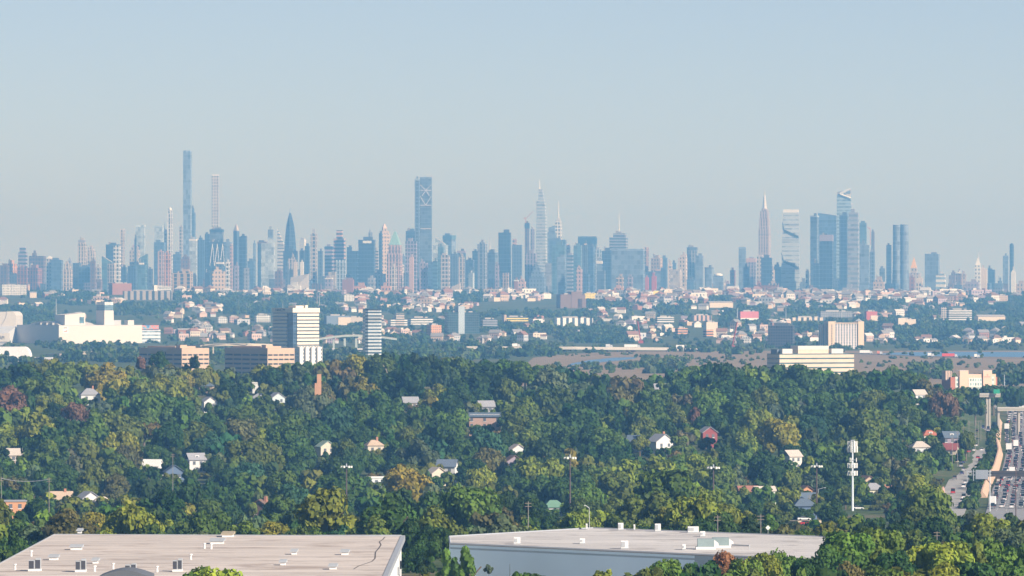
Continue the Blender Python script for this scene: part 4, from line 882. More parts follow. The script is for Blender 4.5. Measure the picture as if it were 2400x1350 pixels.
def ico():
    t = (1 + 5 ** .5) / 2
    v = np.array([(-1, t, 0), (1, t, 0), (-1, -t, 0), (1, -t, 0), (0, -1, t), (0, 1, t), (0, -1, -t), (0, 1, -t), (t, 0, -1), (t, 0, 1), (-t, 0, -1), (-t, 0, 1)], float)
    v /= np.linalg.norm(v[0])
    f = [(0, 11, 5), (0, 5, 1), (0, 1, 7), (0, 7, 10), (0, 10, 11), (1, 5, 9), (5, 11, 4), (11, 10, 2), (10, 7, 6), (7, 1, 8), (3, 9, 4), (3, 4, 2), (3, 2, 6), (3, 6, 8), (3, 8, 9), (4, 9, 5), (2, 4, 11), (6, 2, 10), (8, 6, 7), (9, 8, 1)]
    return v, np.array(f)
ICO = ico()
def crown_arrays(seed, lobes, leaves, leaf, kind='round', jit=.34):
    """unit crown: radius about 1, z from 0 to 1 -> (verts, triangles, tint per vertex)"""
    g = np.random.default_rng(seed); V, T_, C = [], [], []; n = 0
    L = []
    if kind == 'conifer':
        for i in range(lobes):
            z = (i + .5) / lobes; rr = (1 - z) ** .85 * .85
            for j in range(max(2, int(6 * (1 - z)) + 2)):
                a = g.uniform(0, 6.28); L.append((rr * math.cos(a) * g.uniform(.4, .8), rr * math.sin(a) * g.uniform(.4, .8), z * .96, .16 + .16 * (1 - z)))
    else:
        tall = .5 if kind == 'round' else .42
        for i in range(lobes):
            u = g.uniform(-.75, 1); a = g.uniform(0, 6.28); q = math.sqrt(max(0, 1 - u * u)); rr = g.uniform(.5, .82)
            if kind == 'spread' and u < 0: u *= .5
            r_ = g.uniform(.22, .40)
            L.append((q * rr * math.cos(a), q * rr * math.sin(a), .48 + u * tall * rr * .95, r_))
        L.append((0, 0, .5, .5))
    top = max(l[2] + l[3] * .5 for l in L)
    for cx, cy, cz, r in L:
        tint = g.uniform(.8, 1.2); warm = g.uniform(-.05, .04)
        zs = .55
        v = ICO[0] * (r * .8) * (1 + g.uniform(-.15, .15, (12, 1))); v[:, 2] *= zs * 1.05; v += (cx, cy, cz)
        V.append(v); T_.append(ICO[1] + n); C.append(np.tile([.7 * tint * (1 + warm), .7 * tint, .7 * tint], (12, 1))); n += 12  # solid core added to block light, its darker tint painting inner shade
        m = leaves
        d = g.normal(size=(m, 3)); d[:, 2] = np.where(d[:, 2] < -.3, -d[:, 2], d[:, 2]); d /= np.linalg.norm(d, axis=1)[:, None]
        p = d * r * g.uniform(.78, 1.12, (m, 1)); p[:, 2] *= zs; p += (cx, cy, cz)
        nn = d + g.normal(size=(m, 3)) * jit; nn /= np.linalg.norm(nn, axis=1)[:, None]
        a = np.cross(nn, g.normal(size=(m, 3))); a /= np.linalg.norm(a, axis=1)[:, None]; b = np.cross(nn, a)
        s = leaf * g.uniform(.6, 1.35, (m, 1)); s2 = s * g.uniform(.6, 1.0, (m, 1)); zf = np.array([1, 1, .62])
        q = np.stack([p + (a * s) * zf, p + (b * s2) * zf, p - (a * s) * zf, p - (b * s2) * zf], 1).reshape(-1, 3)
        k = np.arange(m)[:, None] * 4 + n
        V.append(q); T_.append(np.concatenate([k + [[0, 1, 2]], k + [[0, 2, 3]]])); n += 4 * m
        lt = tint * g.uniform(.84, 1.2, m); lw = warm + g.uniform(-.05, .05, m)
        C.append(np.repeat(np.stack([lt * (1 + lw), lt, lt * (1 - lw)], 1), 4, 0))
    V = np.concatenate(V); V[:, 2] = (V[:, 2] - V[:, 2].min()) / (V[:, 2].max() - V[:, 2].min())
    return V, np.concatenate(T_), np.concatenate(C)
def mesh_arrays(name, V, T_, C, m=None):
    me = bpy.data.meshes.new(name); nv, nt_ = len(V), len(T_)
    me.vertices.add(nv); me.vertices.foreach_set('co', V.astype(np.float32).ravel())
    me.loops.add(nt_ * 3); me.loops.foreach_set('vertex_index', T_.astype(np.int32).ravel())
    me.polygons.add(nt_); me.polygons.foreach_set('loop_start', (np.arange(nt_) * 3).astype(np.int32))
    me.polygons.foreach_set('loop_total', np.full(nt_, 3, np.int32))
    ca = me.attributes.new('tint', 'FLOAT_COLOR', 'POINT'); c4 = np.ones((nv, 4), np.float32); c4[:, :3] = C; ca.data.foreach_set('color', c4.ravel())
    me.materials.append(m or fm_); me.update(); me.validate(); return me
def stuff_trees(name, items, variants, label=None):
    """items: (x, y, z, half width, height, colour): one mesh for a mass of trees"""
    g = np.random.default_rng(5); V, T_, C = [], [], []; n = 0
    for x, y, z, hw, h, col in items:
        v, t, c = variants[int(g.integers(len(variants)))]; a = g.uniform(0, 6.28)
        q = v * (hw, hw, h); q = np.stack([q[:, 0] * math.cos(a) - q[:, 1] * math.sin(a), q[:, 0] * math.sin(a) + q[:, 1] * math.cos(a), q[:, 2]], 1) + (x, y, z)
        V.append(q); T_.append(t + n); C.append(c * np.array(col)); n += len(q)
    me = mesh_arrays(name, np.concatenate(V), np.concatenate(T_), np.concatenate(C)); o = bpy.data.objects.new(name, me); COL.objects.link(o); o['kind'] = 'stuff'; return o
TONES = {'dark green': (.027, .060, .011), 'deep green': (.042, .084, .014), 'mid green': (.070, .118, .016), 'olive': (.098, .132, .019), 'yellow green': (.155, .180, .020),
         'golden': (.205, .185, .024), 'grey green': (.090, .118, .052), 'blue green': (.034, .082, .036), 'rust brown': (.14, .080, .048), 'bronze': (.115, .108, .032), 'orange': (.22, .105, .042)}
LOWV = [crown_arrays(100 + i, 7, 34, .17) for i in range(8)]
TINYV = [crown_arrays(200 + i, 5, 14, .24) for i in range(8)]

# ------------------------------------------------------------------ hillside town: houses and trees between the large buildings
def inr(x, y, rs, pad=0): return any(a - pad <= x <= b + pad and c - pad <= y <= d + pad for a, b, c, d in rs)
GROVES = [(-60, 260, 690, 712), (60, 250, 682, 720), (-60, 120, 722, 790), (250, 420, 716, 740), (380, 560, 690, 716), (520, 800, 694, 738), (540, 640, 700, 735), (760, 800, 690, 716), (830, 900, 690, 702),
          (910, 960, 692, 704), (640, 860, 748, 788), (870, 945, 705, 732), (990, 1130, 755, 790), (1040, 1130, 735, 780), (1060, 1140, 688, 715), (1130, 1300, 716, 745), (1290, 1400, 722, 745), (1370, 1400, 700, 742),
          (1400, 1480, 706, 726), (1540, 1620, 712, 738), (1640, 1760, 698, 707), (1690, 1800, 718, 770), (1840, 1960, 714, 738), (1860, 2110, 748, 790), (2020, 2120, 706, 728), (2100, 2260, 760, 800), (2130, 2210, 718, 750),
          (2260, 2420, 702, 732), (2340, 2430, 690, 800), (2150, 2400, 748, 782), (1300, 1420, 762, 790), (1320, 1480, 775, 806), (1100, 1300, 766, 785), (760, 850, 760, 800), (900, 1000, 790, 806), (540, 640, 716, 735)]
FIELDS = [(1118, 1300, 709, 733), (10, 130, 702, 716), (130, 240, 716, 730), (560, 640, 738, 741), (1660, 1760, 712, 722)]
tr = random.Random(21)
KIN = []
def house_mesh(kind, roofc):
    b = MB(); W, Dp, h = 11, 9, 6
    if kind == 'flat': b.box(-W / 2, W / 2, -Dp / 2, Dp / 2, 0, h, 0, 1).box(-W * .3, -W * .05, -2, 2, h + .02, h + 1.6, 1)
    elif kind == 'hip': b.box(-W / 2, W / 2, -Dp / 2, Dp / 2, 0, h).hip(W, Dp, h + .02, 3, 1)
    elif kind == 'front': b.box(-W / 2, W / 2, -Dp / 2, Dp / 2, 0, h); b.gable(W, Dp, h + .02, 3.6, 1, .4, 'y'); b.quad((-W / 2, -Dp / 2 - .45, h + .03), (W / 2, -Dp / 2 - .45, h + .03), (0, -Dp / 2 - .45, h + 3.3), m=0)
    else: b.box(-W / 2, W / 2, -Dp / 2, Dp / 2, 0, h).gable(W, Dp, h + .02, 3, 1); b.box(W * .2, W * .27, -.4, .4, h + 2, h + 4.4, 1)
    return b.mesh('house_' + kind, [facade('stone', 3.0, 2.4), mat('roof ' + roofc, ROOFS[roofc], .85, .15, .4)])
ROOFS = {'grey': (.24, .23, .23), 'brown': (.20, .13, .10), 'pale': (.55, .52, .49), 'rust': (.25, .14, .11)}
HM = {(k_, r_): house_mesh(k_, r_) for k_ in ('flat', 'hip', 'front', 'side') for r_ in ROOFS}
WALLC = {'white': (.66, .63, .60), 'cream': (.60, .50, .40), 'pink': (.52, .38, .33), 'tan': (.48, .36, .27), 'pale grey': (.45, .45, .47), 'brick red': (.30, .16, .13), 'mauve': (.40, .32, .37)}
cand = []
for i in range(2300):
    y = tr.uniform(685, 812) if tr.random() < .6 else tr.uniform(685, 726)
    x = tr.uniform(-30, 2430); 
    if inr(x, y, EXCL, 4) or inr(x, y, FIELDS) or (inr(x, y, GROVES) and tr.random() < .86): continue
    if x < 380 and y > 722 and tr.random() < .9: continue
    if y > 802 and (x < 760 or 1150 < x < 1650): continue
    D = ginv(y); sc_ = tr.uniform(.7, 1.25) * (1 + .4 * (y < 715))
    if any(a - 3 < x < b + 3 and c < y and y - 16 < d and D < dd for a, b, c, d, dd in PROTECT): continue
    cand.append((x, y, D, sc_))
cand.sort(key=lambda t: -t[3] / t[2])
rest = {}
kinds = ['flat', 'flat', 'hip', 'front', 'side', 'side']
KW = {'flat': 'flat roofed house', 'hip': 'hip roofed house', 'front': 'gable fronted house', 'side': 'pitched roof house'}
for i, (x, y, D, s) in enumerate(cand):
    k_ = tr.choice(kinds if y > 715 else ['flat', 'flat', 'flat', 'side', 'hip']); rc = tr.choice(['grey', 'grey', 'brown', 'pale', 'rust']); wc = tr.choice(['white', 'white', 'white', 'cream', 'cream', 'pink', 'tan', 'pale grey', 'brick red', 'mauve'])
    rz = R(tr.choice([-20, -8, 20, 34, 60])); X = wx(x, D); z = ground(X, D) - .4; ws = s * tr.uniform(.9, 1.9 if k_ == 'flat' else 1.2)
    if i < 292:
        o = bpy.data.objects.new('hillside_house', HM[(k_, rc)]); COL.objects.link(o); o.location = (X, D, z); o.rotation_euler[2] = rz; o.scale = (ws, s, s * tr.uniform(.9, 1.35)); o.color = (*WALLC[wc], 1)
        tag(o, None, 'house', 'small houses of the hillside town', x, y - 4, wc + ' ' + KW[k_] + ' with ' + rc + ' roof')
    else:
        b = rest.setdefault('all', MB()); src = HM[(k_, rc)]; n = len(b.v); c_, s_ = math.cos(rz), math.sin(rz)
        mi = list(WALLC).index(wc)
        for v in src.vertices: q = (v.co[0] * ws, v.co[1] * s, v.co[2] * s); b.v.append((q[0] * c_ - q[1] * s_ + X, q[0] * s_ + q[1] * c_ + D, q[2] + z))
        for f in src.polygons: b.f.append(tuple(n + j for j in f.vertices)); b.m.append(mi if f.material_index == 0 else len(WALLC) + list(ROOFS).index(rc))
if rest:
    o = rest['all'].build('distant_houses', [mat('far wall ' + w_, WALLC[w_], .8, .1, .1) for w_ in WALLC] + [mat('roof ' + r_, ROOFS[r_], .85, .15, .4) for r_ in ROOFS]); o['kind'] = 'stuff'
# trees of the town, denser inside the groves
items = []
def far_tree(x, y, D, s=1.0, tones=None):
    X = wx(x, D); col = TONES[tr.choice(tones or ['dark green', 'deep green', 'deep green', 'mid green', 'grey green', 'olive', 'blue green'])]; v = tr.uniform(.8, 1.25)
    hw = tr.uniform(4.5, 8.5) * s; items.append((X, D, ground(X, D) - 1.0, hw, hw * tr.uniform(1.2, 1.7), tuple(q * v for q in col)))
for x0, x1, y0, y1 in GROVES:
    for i in range(int((x1 - x0) * (y1 - y0) / 30)):
        x, y = tr.uniform(x0, x1), tr.uniform(y0, y1)
        if inr(x, y, FIELDS): continue
        D = ginv(y) if y < 805 else 69 * F / (y - 680)
        if any(a - 8 < x < b + 8 and y - 13 < d and D < dd for a, b, c, d, dd in PROTECT): continue
        far_tree(x, y, D)
for i in range(1500):
    x, y = tr.uniform(-40, 2440), tr.uniform(687, 818)
    if inr(x, y, FIELDS): continue
    D = ginv(y) if y < 805 else 69 * F / (y - 680)
    if any(a - 5 < x < b + 5 and y - 9 < d and D < dd for a, b, c, d, dd in PROTECT): continue
    if 805 < y and (1180 < x < 1640 or 780 < x < 860): continue
    far_tree(x, y, D, .75)
# valley trees before the mall, round the garages, along the marsh
for x0, x1, y0, y1, n, s in ((30, 120, 806, 814, 5, .7), (115, 140, 812, 818, 5, 1.15), (140, 340, 810, 822, 34, .8), (160, 330, 833, 850, 60, 1), (240, 420, 822, 850, 50, .9), (0, 140, 846, 862, 26, .9), (490, 522, 826, 865, 26, .9), (430, 640, 814, 822, 20, .7), (750, 870, 832, 860, 60, 1),
                             (860, 1300, 806, 838, 150, 1), (900, 1180, 822, 846, 90, 1), (1255, 1320, 820, 834, 14, .9), (1300, 1345, 813, 826, 16, .9), (1375, 1412, 822, 830, 9, .9), (1480, 1640, 834, 846, 22, .5), (1490, 1560, 846, 862, 16, .6), (1500, 1790, 836, 856, 60, .42), (1300, 1480, 858, 876, 50, .55), (1260, 1480, 829, 836, 24, .4), (2010, 2400, 846, 864, 30, .4), (1560, 2000, 806, 826, 80, .8), (1640, 1800, 818, 832, 26, .8), (1480, 1600, 858, 876, 30, .9),
                             (2000, 2420, 800, 822, 80, .8), (2080, 2420, 826, 834, 16, .5), (2340, 2420, 868, 900, 26, 1.1), (2130, 2230, 862, 890, 30, 1), (2290, 2420, 885, 905, 30, .8), (2060, 2420, 838, 842, 14, .4)):
    for i in range(n):
        x, y = tr.uniform(x0, x1), tr.uniform(y0, y1); D = 69 * F / (y - 680)
        if any(a - 6 < x < b + 6 and y - 10 < d and D < dd and not (d == 800 and dd == 8250 and y > 806) for a, b, c, d, dd in PROTECT): continue
        far_tree(x, y, D, s, ['deep green', 'mid green', 'olive', 'grey green', 'dark green'])
stuff_trees('distant_trees', items, TINYV)

# ------------------------------------------------------------------ poles, cranes, trucks in the valley
def pole(label, px, py, yb, D, r=.35, cat='mast', name='mast', col=(.42, .44, .46)):
    b = ground(wx(px, D), D) - .3 if yb is None else wz(yb, D); o = MB().cyl(0, 0, 0, wz(py, D) - b, r, r * .5, 6).build(name, mat('mast paint', None, .5, .1, .3), None, col, (wx(px, D), D, b)); tag(o, label, cat, 'tall masts of the valley', px, (py + (yb or py + 50)) / 2); return o
pole('thin grey mast rising behind the roof of the mall', 131.5, 700, 742, 9300, .7)
pole('thin grey mast between the mall and the banded office tower', 426.5, 710, 752, 9600, .7)
pole('taller of two thin chimneys behind the banded office tower', 743, 684, 728, 11500, .9, 'chimney', 'chimney', (.4, .3, .3))
pole('thinner of two chimneys behind the banded office tower', 748.5, 686, 728, 11500, .7, 'chimney', 'chimney', (.5, .5, .52))
pole('dark thin mast on the ridge above the white gridded flats', 619.5, 672, 724, 11800, .9, col=(.2, .18, .2))
pole('pale mast beside the pink red warehouse slab', 1728, 722, 752, 10200, .9)
pole('pale thin mast above the tan flats row', 1842, 718, 748, 10400, .6)
pole('pale thin mast above the cream slab hotel', 1973, 714, 750, 10400, .6)
pole('pale thin mast before the white banded office slab', 2264, 718, 748, 10400, .6)
pole('white post with a lamp near the peach brick hotel', 2354, 878, 904, 4250, .35)
def boom(label, px0, py0, px1, py1, D):
    z0 = ground(wx(px0, D), D); root = thing('crawler_crane', label, 'crane', (wx(px0, D), D, z0), 0, 'red boom cranes', px0, py0)
    m = mat('crane red', (.36, .07, .06), .5); k = D / F
    MB().tube((0, 0, 2), ((px1 - px0) * k, 0, wz(py1, D) - z0), .75, 4).build('boom', m, root); MB().box(-3.2, 3.2, -2, 2, 0, 3.6).build('cab', m, root)
    MB().tube((-2.5, 0, 3.4), ((px1 - px0) * k, 0, wz(py1, D) - z0), .15, 4).build('stay_cable', STEEL, root)
boom('red boom crane leaning over the slope houses', 1502, 796, 1494, 752, 8300)
boom('red boom crane standing between the bridge and the pink red slab', 1716, 816, 1728, 754, 7600)
def truck(px, D, z, label, col, L=13.5, rz=90, grp='trucks crossing the valley', rigid=False):
    root = thing('truck', label, 'truck', (wx(px, D), D, z), R(rz - 90), grp, px, spy(z + 2, D))
    MB().box(-L / 2, L / 2 - 3.2, -1.25, 1.25, 1.1, 4.0).build('cargo_box', mat('truck box', None, .5, .06, .2), root, col)
    c = MB().prism([(L / 2 - 2.9, -1.2), (L / 2, -1.2), (L / 2, 1.2), (L / 2 - 2.9, 1.2)], .6, 3.2, poly2=[(L / 2 - 2.9, -1.2), (L / 2 - .7, -1.2), (L / 2 - .7, 1.2), (L / 2 - 2.9, 1.2)]).build('cab', mat('truck box', None, .5, .06, .2), root, (.7, .7, .7) if col[0] < .6 else (.5, .52, .55))
    b = MB()
    for x in (-L / 2 + 1, -L / 2 + 2.2, L / 2 - 1.2, L / 2 - 4.2):
        for y in (-1.27, .97): b.prism([(x + .5 * math.cos(t * .785), y) for t in range(8)], 0, .01) if False else b.tube((x, y, .5), (x, y + .3, .5), .5, 8)
    b.build('wheel', DARK, root)
    MB().box(-L / 2, L / 2 - .5, -1.0, 1.0, .75, 1.08).build('chassis', DARK, root)
W_ = (.78, .77, .75)
truck(1482, 7162, wz(815.5, 7162), 'longest white truck on the marsh bridge', W_, 18)
truck(1600, 7225, wz(816.7, 7225), 'white truck at the far end of the marsh bridge', W_, 15)
truck(1428, 7134, wz(815.1, 7134), 'grey white truck following on the marsh bridge', (.6, .6, .6), 8)
truck(1210, 7082, wz(813.5, 7082), 'white box truck entering the marsh bridge', W_, 9)
for px, py, c, L, t in ((2030, 829.5, W_, 14, 'white truck on the meadow road, first past the layered office'), (2062, 831, (.6, .22, .14), 6, 'red brown van on the meadow road'), (2182, 836, W_, 7, 'white box truck on the meadow road before the lake'), (2226, 837.5, (.62, .08, .06), 16, 'long red truck on the meadow road'), (2290, 838.8, W_, 6, 'white van trailing on the meadow road')):
    X, D, _ = pxy(px, py, 3.2); truck(px, D, 3.22, t, c, L)
# ------------------------------------------------------------------ warehouses at the bottom of the picture
def roofmat(name, col, sx, sy, amt, stain):
    m, nt, b = new_mat(name); tc = nd(nt, 'ShaderNodeTexCoord').outputs['Object']
    mp = nd(nt, 'ShaderNodeMapping'); mp.inputs['Scale'].default_value = (sx, sy, 1); nt.links.new(tc, mp.inputs[0])
    n1 = noise(nt, mp.outputs[0], 1.0, 6, .65); n2 = noise(nt, tc, .05, 4)
    mp2 = nd(nt, 'ShaderNodeMapping'); mp2.inputs['Scale'].default_value = (sx * 4.2, sy * 1.5, 1); mp2.inputs['Location'].default_value = (31, 7, 0); nt.links.new(tc, mp2.inputs[0])
    n3 = noise(nt, mp2.outputs[0], 1.0, 3)
    v = mth(nt, 'MULTIPLY_ADD', n1, amt, 1 - amt * .5); v = mth(nt, 'MULTIPLY', v, mth(nt, 'MULTIPLY_ADD', n2, .3, .85))
    sep = nd(nt, 'ShaderNodeSeparateXYZ'); nt.links.new(tc, sep.inputs[0])
    seam = mth(nt, 'LESS_THAN', mth(nt, 'FRACT', mth(nt, 'DIVIDE', sep.outputs[1], 9.2)), .1)
    v = mth(nt, 'MULTIPLY', v, mth(nt, 'MULTIPLY_ADD', seam, -.3, 1.0))
    st = nd(nt, 'ShaderNodeMapRange'); nt.links.new(n3, st.inputs[0]); st.inputs[1].default_value = .55; st.inputs[2].default_value = .63
    nt.links.new(mixc(nt, mth(nt, 'MULTIPLY', st.outputs[0], .55), scalec(nt, col, v), stain), b.inputs['Base Color']); b.inputs['Roughness'].default_value = .85; return m
GZ = 13.5
def RP(px, py, z): D = (H - z) * F / (py - YH); return wx(px, D), D
root = thing('warehouse', 'large flat roofed warehouse with a beige stained roof and white end wall', 'warehouse', (-58, 1190, GZ), 0, None, 470, 1300)
ox, oy, zr = -58, 1190, 22.0 - GZ
X0, X1, Y0, Y1 = -93.2 - ox, -22.6 - ox, 1062 - oy, 1308 - oy
MB().box(X0, X1, Y0, Y1, 0, zr - .02).build('wall', mat('white wall panels', (.78, .77, .76), .7, .04, .05), root)
rf = MB().quad((X0 - .3, Y0, zr), (X1 + .1, Y0, zr), (X1 + .1, Y1 - 8, zr), (X0 - .3, Y1, zr)).build('roof', roofmat('beige membrane', (.56, .48, .42), .02, .10, .8, (.22, .15, .11)), root)
b = MB(); b.box(X1 + .0, X1 + .9, Y0, Y1 - 7.6, zr - .9, zr + .12).box(X0 - .5, X0 - .3, Y0, Y1, zr - .5, zr + .15); b.prism([(X0 - .4, Y1), (X1 + .9, Y1 - 8), (X1 + .9, Y1 - 7.7), (X0 - .4, Y1 + .3)], zr - .6, zr + .18); b.build('gutter', mat('grey flashing', (.34, .35, .37), .6), root)
o = MB()
for yy in (Y1 - 16, Y1 - 45): o.box(X1 + .02, X1 + .25, yy, yy + 2.2, 2.2, 3.8)
o.build('wall_vent', mat('vent grey', (.3, .3, .32), .6), root)
def on_roof(px, py): x, d = RP(px, py, 22.0); return x - ox, d - oy
AC = mat('unit metal', (.40, .41, .42), .6, .15, .6); CURB = mat('white curb', (.75, .73, .70), .7); DGL = mat('unit dark grille', (.06, .06, .07), .6)
def hatch(px, py, w, par, tr_, z, d=2.2, nm='roof_hatch', mt=None):
    x, y = tr_(px, py); D = RP(px, py, z)[1]; w = w * D / F / 2
    q = MB().box(x - w, x + w, y, y + d, par_z[0] + .02, par_z[0] + .5).build(nm, CURB, par)
    MB().prism([(x - w - .3, y - .2), (x + w + .1, y - .2), (x + w + .3, y + d + .3), (x - w - .1, y + d + .3)], par_z[0] + .52, [par_z[0] + .62, par_z[0] + .62, par_z[0] + 1.05, par_z[0] + 1.05]).build('hatch_lid', mt or AC, q)
par_z = [zr]
for px, py, w in ((178, 1289, 26), (125, 1313, 20), (223, 1321, 12), (689, 1300, 12), (663, 1325, 12), (780, 1335, 16), (808, 1301, 16), (186, 1250.5, 9)): hatch(px, py, w, root, on_roof, 22.0)
hatch(508, 1275, 30, root, on_roof, 22.0, 4); hatch(533, 1259, 25, root, on_roof, 22.0, 5, 'skylight', mat('tan skylight', (.42, .34, .22), .5))
for px, py, w, h_ in ((80, 1339, 28, 2.0), (188, 1341, 24, 2.0), (415, 1340, 22, 2.0), (305, 1338, 26, 1.1)):
    x, y = on_roof(px, py); w = w * 1150 / F / 2
    q = MB().box(x - w * .9, x + w * .1, y, y + 1.8, zr + .4, zr + h_).box(x + w * .16, x + w, y + .6, y + 2.6, zr + .4, zr + h_ * 1.15).build('air_unit', AC, root)
    MB().box(x - w * .85, x - w * .05, y - .06, y - .01, zr + .5, zr + h_ - .15).box(x + w * .2, x + w * .95, y + .54, y + .59, zr + .5, zr + h_).build('grille', DGL, q)
    MB().box(x - w, x + w * 1.05, y - .3, y + 2.8, zr + .02, zr + .38).build('curb', CURB, q)
for px, py in ((73, 1304), (35, 1336), (479, 1286), (447, 1312), (222, 1340), (368, 1341), (495, 1287), (265, 1334)):
    x, y = on_roof(px, py); MB().cyl(x, y, zr + .01, zr + .9, .22, .18, 8).cyl(x, y, zr + .9, zr + 1.1, .34, .3, 8).build('vent_pipe', CURB, root)
b = MB(); pts = [on_roof(*p) for p in ((902, 1259), (898, 1264), (889, 1270), (893, 1277), (888, 1285), (880, 1294), (879, 1309), (872, 1316), (840, 1327), (829, 1334))]
for (xa, ya), (xb, yb_) in zip(pts, pts[1:]): b.quad((xa - .12, ya, zr + .03), (xb - .12, yb_, zr + .03), (xb + .12, yb_, zr + .03), (xa + .12, ya, zr + .03))
b.build('roof_crack', mat('dark sealant', (.10, .085, .075), .8), root)
lm('the beige warehouse roof', 470, 1270, 'wood')
root = thing('canopy', 'dark grey arched canopy roof in front of the beige warehouse', 'canopy', (wx(291, 1030), 1030, GZ), 0, None, 291, 1345)
b = MB(); P = [(-4.2 + 8.4 * t / 12, wz(1352, 1030) - GZ + 1.05 * math.sin(math.pi * t / 12)) for t in range(13)]
profile(b, [(4.2, 0)] + P[::-1] + [(-4.2, 0)], 0, 12); b.build('vault', mat('dark membrane', (.13, .135, .15), .7), root)
# ---
root = thing('warehouse', 'angular pale warehouse with a long blue grey wall and grey white roof', 'warehouse', (30, 1170, GZ - 1), 0, None, 1480, 1270)
ox, oy, gz = 30, 1170, GZ - 1; zr = 25.0 - gz; par_z = [zr]
P = [RP(1055, 1274, 25), (62, 1105), RP(2108, 1271, 25), RP(1920, 1258, 25), RP(1390, 1238, 25), RP(1053, 1258, 25)]
P = [(x - ox, y - oy) for x, y in P]
MB().prism(P, 0, zr - .02).build('wall', facade('panel', 11.5, 7.5, (.46, .58, .66), (.5, .5, .5)), root, (.70, .86, .95))
MB().quad(*[(x, y, zr) for x, y in P]).build('roof', roofmat('white grey membrane', (.54, .50, .47), .03, .09, .8, (.26, .23, .21)), root)
b = MB()
for (xa, ya), (xb, yb_) in zip(P, P[1:] + P[:1]): b.tube((xa, ya, zr), (xb, yb_, zr), .2, 4)
b.build('roof_edge', mat('grey flashing', (.34, .35, .37), .6), root)
def on_r2(px, py): x, d = RP(px, py, 25.0); return x - ox, d - oy
for px, py, w, h_ in ((1212, 1276, 15, 1.1), (1365, 1275, 12, .8), (1464, 1287, 17, 1.3), (1455, 1243, 13, 1.2), (1542, 1246, 14, 1.3), (1625, 1249, 26, 1.0), (1647, 1258, 12, .8), (1603, 1289, 8, .8), (1487, 1243, 4, .9), (1375, 1241, 4, .9)):
    x, y = on_r2(px, py); w = w * 1200 / F / 2
    q = MB().box(x - w, x + w, y, y + 2, zr + .2, zr + h_ + .2).build('air_unit', CURB, root); MB().box(x - w + .1, x + w * .1, y - .05, y - .01, zr + .4, zr + h_).build('grille', AC, q)
    MB().box(x - w * 1.1, x + w * 1.1, y - .1, y + 2.2, zr + .02, zr + .18).build('curb', AC, q)
for px, py in ((1657, 1288), (1692, 1285)):
    x, y = on_r2(px, py); q = MB().box(x - 1.7, x + 1.3, y, y + 3, zr + .5, zr + 1.9).build('duct_unit', mat('grey green metal', (.24, .30, .30), .6), root)
    MB().prism([(x + 1.32, y), (x + 2.1, y), (x + 2.1, y + 3), (x + 1.32, y + 3)], zr + .5, [zr + 1.7, zr + 1.1, zr + 1.1, zr + 1.7]).build('duct_hood', CURB, q)
    MB().box(x - 2, x + 1.6, y - .3, y + 3.2, zr + .02, zr + .48).build('curb', CURB, q)
xa, ya = on_r2(1715, 1286); xb, yb_ = on_r2(1757, 1288); MB().tube((xa, ya, zr + .7), (xb, yb_, zr + .7), .14, 5).box(xb - .1, xb + .1, yb_ - .1, yb_ + .1, zr + .02, zr + .6).build('roof_pipe', AC, root)
d_ = np.array([P[1][0] - P[0][0], P[1][1] - P[0][1]]); d_ = d_ / np.linalg.norm(d_); n_ = np.array([d_[1], -d_[0]]) if d_[1] > 0 else np.array([d_[1], -d_[0]])
b = MB(); q0 = np.array(P[0]) + d_ * 20; q1 = np.array(P[0]) + d_ * 44
b.prism([tuple(q0 + n_ * .05), tuple(q0 + n_ * 2.2), tuple(q1 + n_ * 2.2), tuple(q1 + n_ * .05)], 2.6, 3.0); b.build('dock_canopy', mat('dark canopy', (.06, .06, .07), .6), root)
b = MB()
for t in (26, 33, 40): c_ = np.array(P[0]) + d_ * t; b.box(c_[0] - .3, c_[0] + .1, c_[1] - .3, c_[1] + .1, 5.2, 5.45)
b.build('wall_lamp', AC, root)
lm('the pale angular warehouse', 1480, 1262, 'wood')
PROTECT += [(0, 925, 1256, 1350, 1300), (1053, 1640, 1246, 1350, 1135), (1640, 1915, 1262, 1305, 1110)]
LAWN = mat('mown lawn', (.14, .17, .035), .95, .2, .3)
b = MB(); b.quad((-21.5, 1150, 14.2), (-13.5, 1150, 14.2), (-14.5, 1204, 14.2), (-21.5, 1225, 14.2)); struct(b.build('lawn', LAWN))
b = MB(); b.quad((-21.4, 1226, 14.15), (-14, 1206, 14.15), (-9, 1235, 14.15), (-15, 1262, 14.15)); struct(b.build('path', ASPH))

apron = [tuple(np.array(P[0]) + d_ * t + n_ * o_ + (ox, oy)) for t, o_ in ((-6, .4), (-6, 26), (100, 26), (100, .4))]
struct(MB().quad(*[(x, y, 13.65) for x, y in apron]).build('bounce_apron', CONC))  # unseen paving added to bounce sunlight onto the warehouse wall
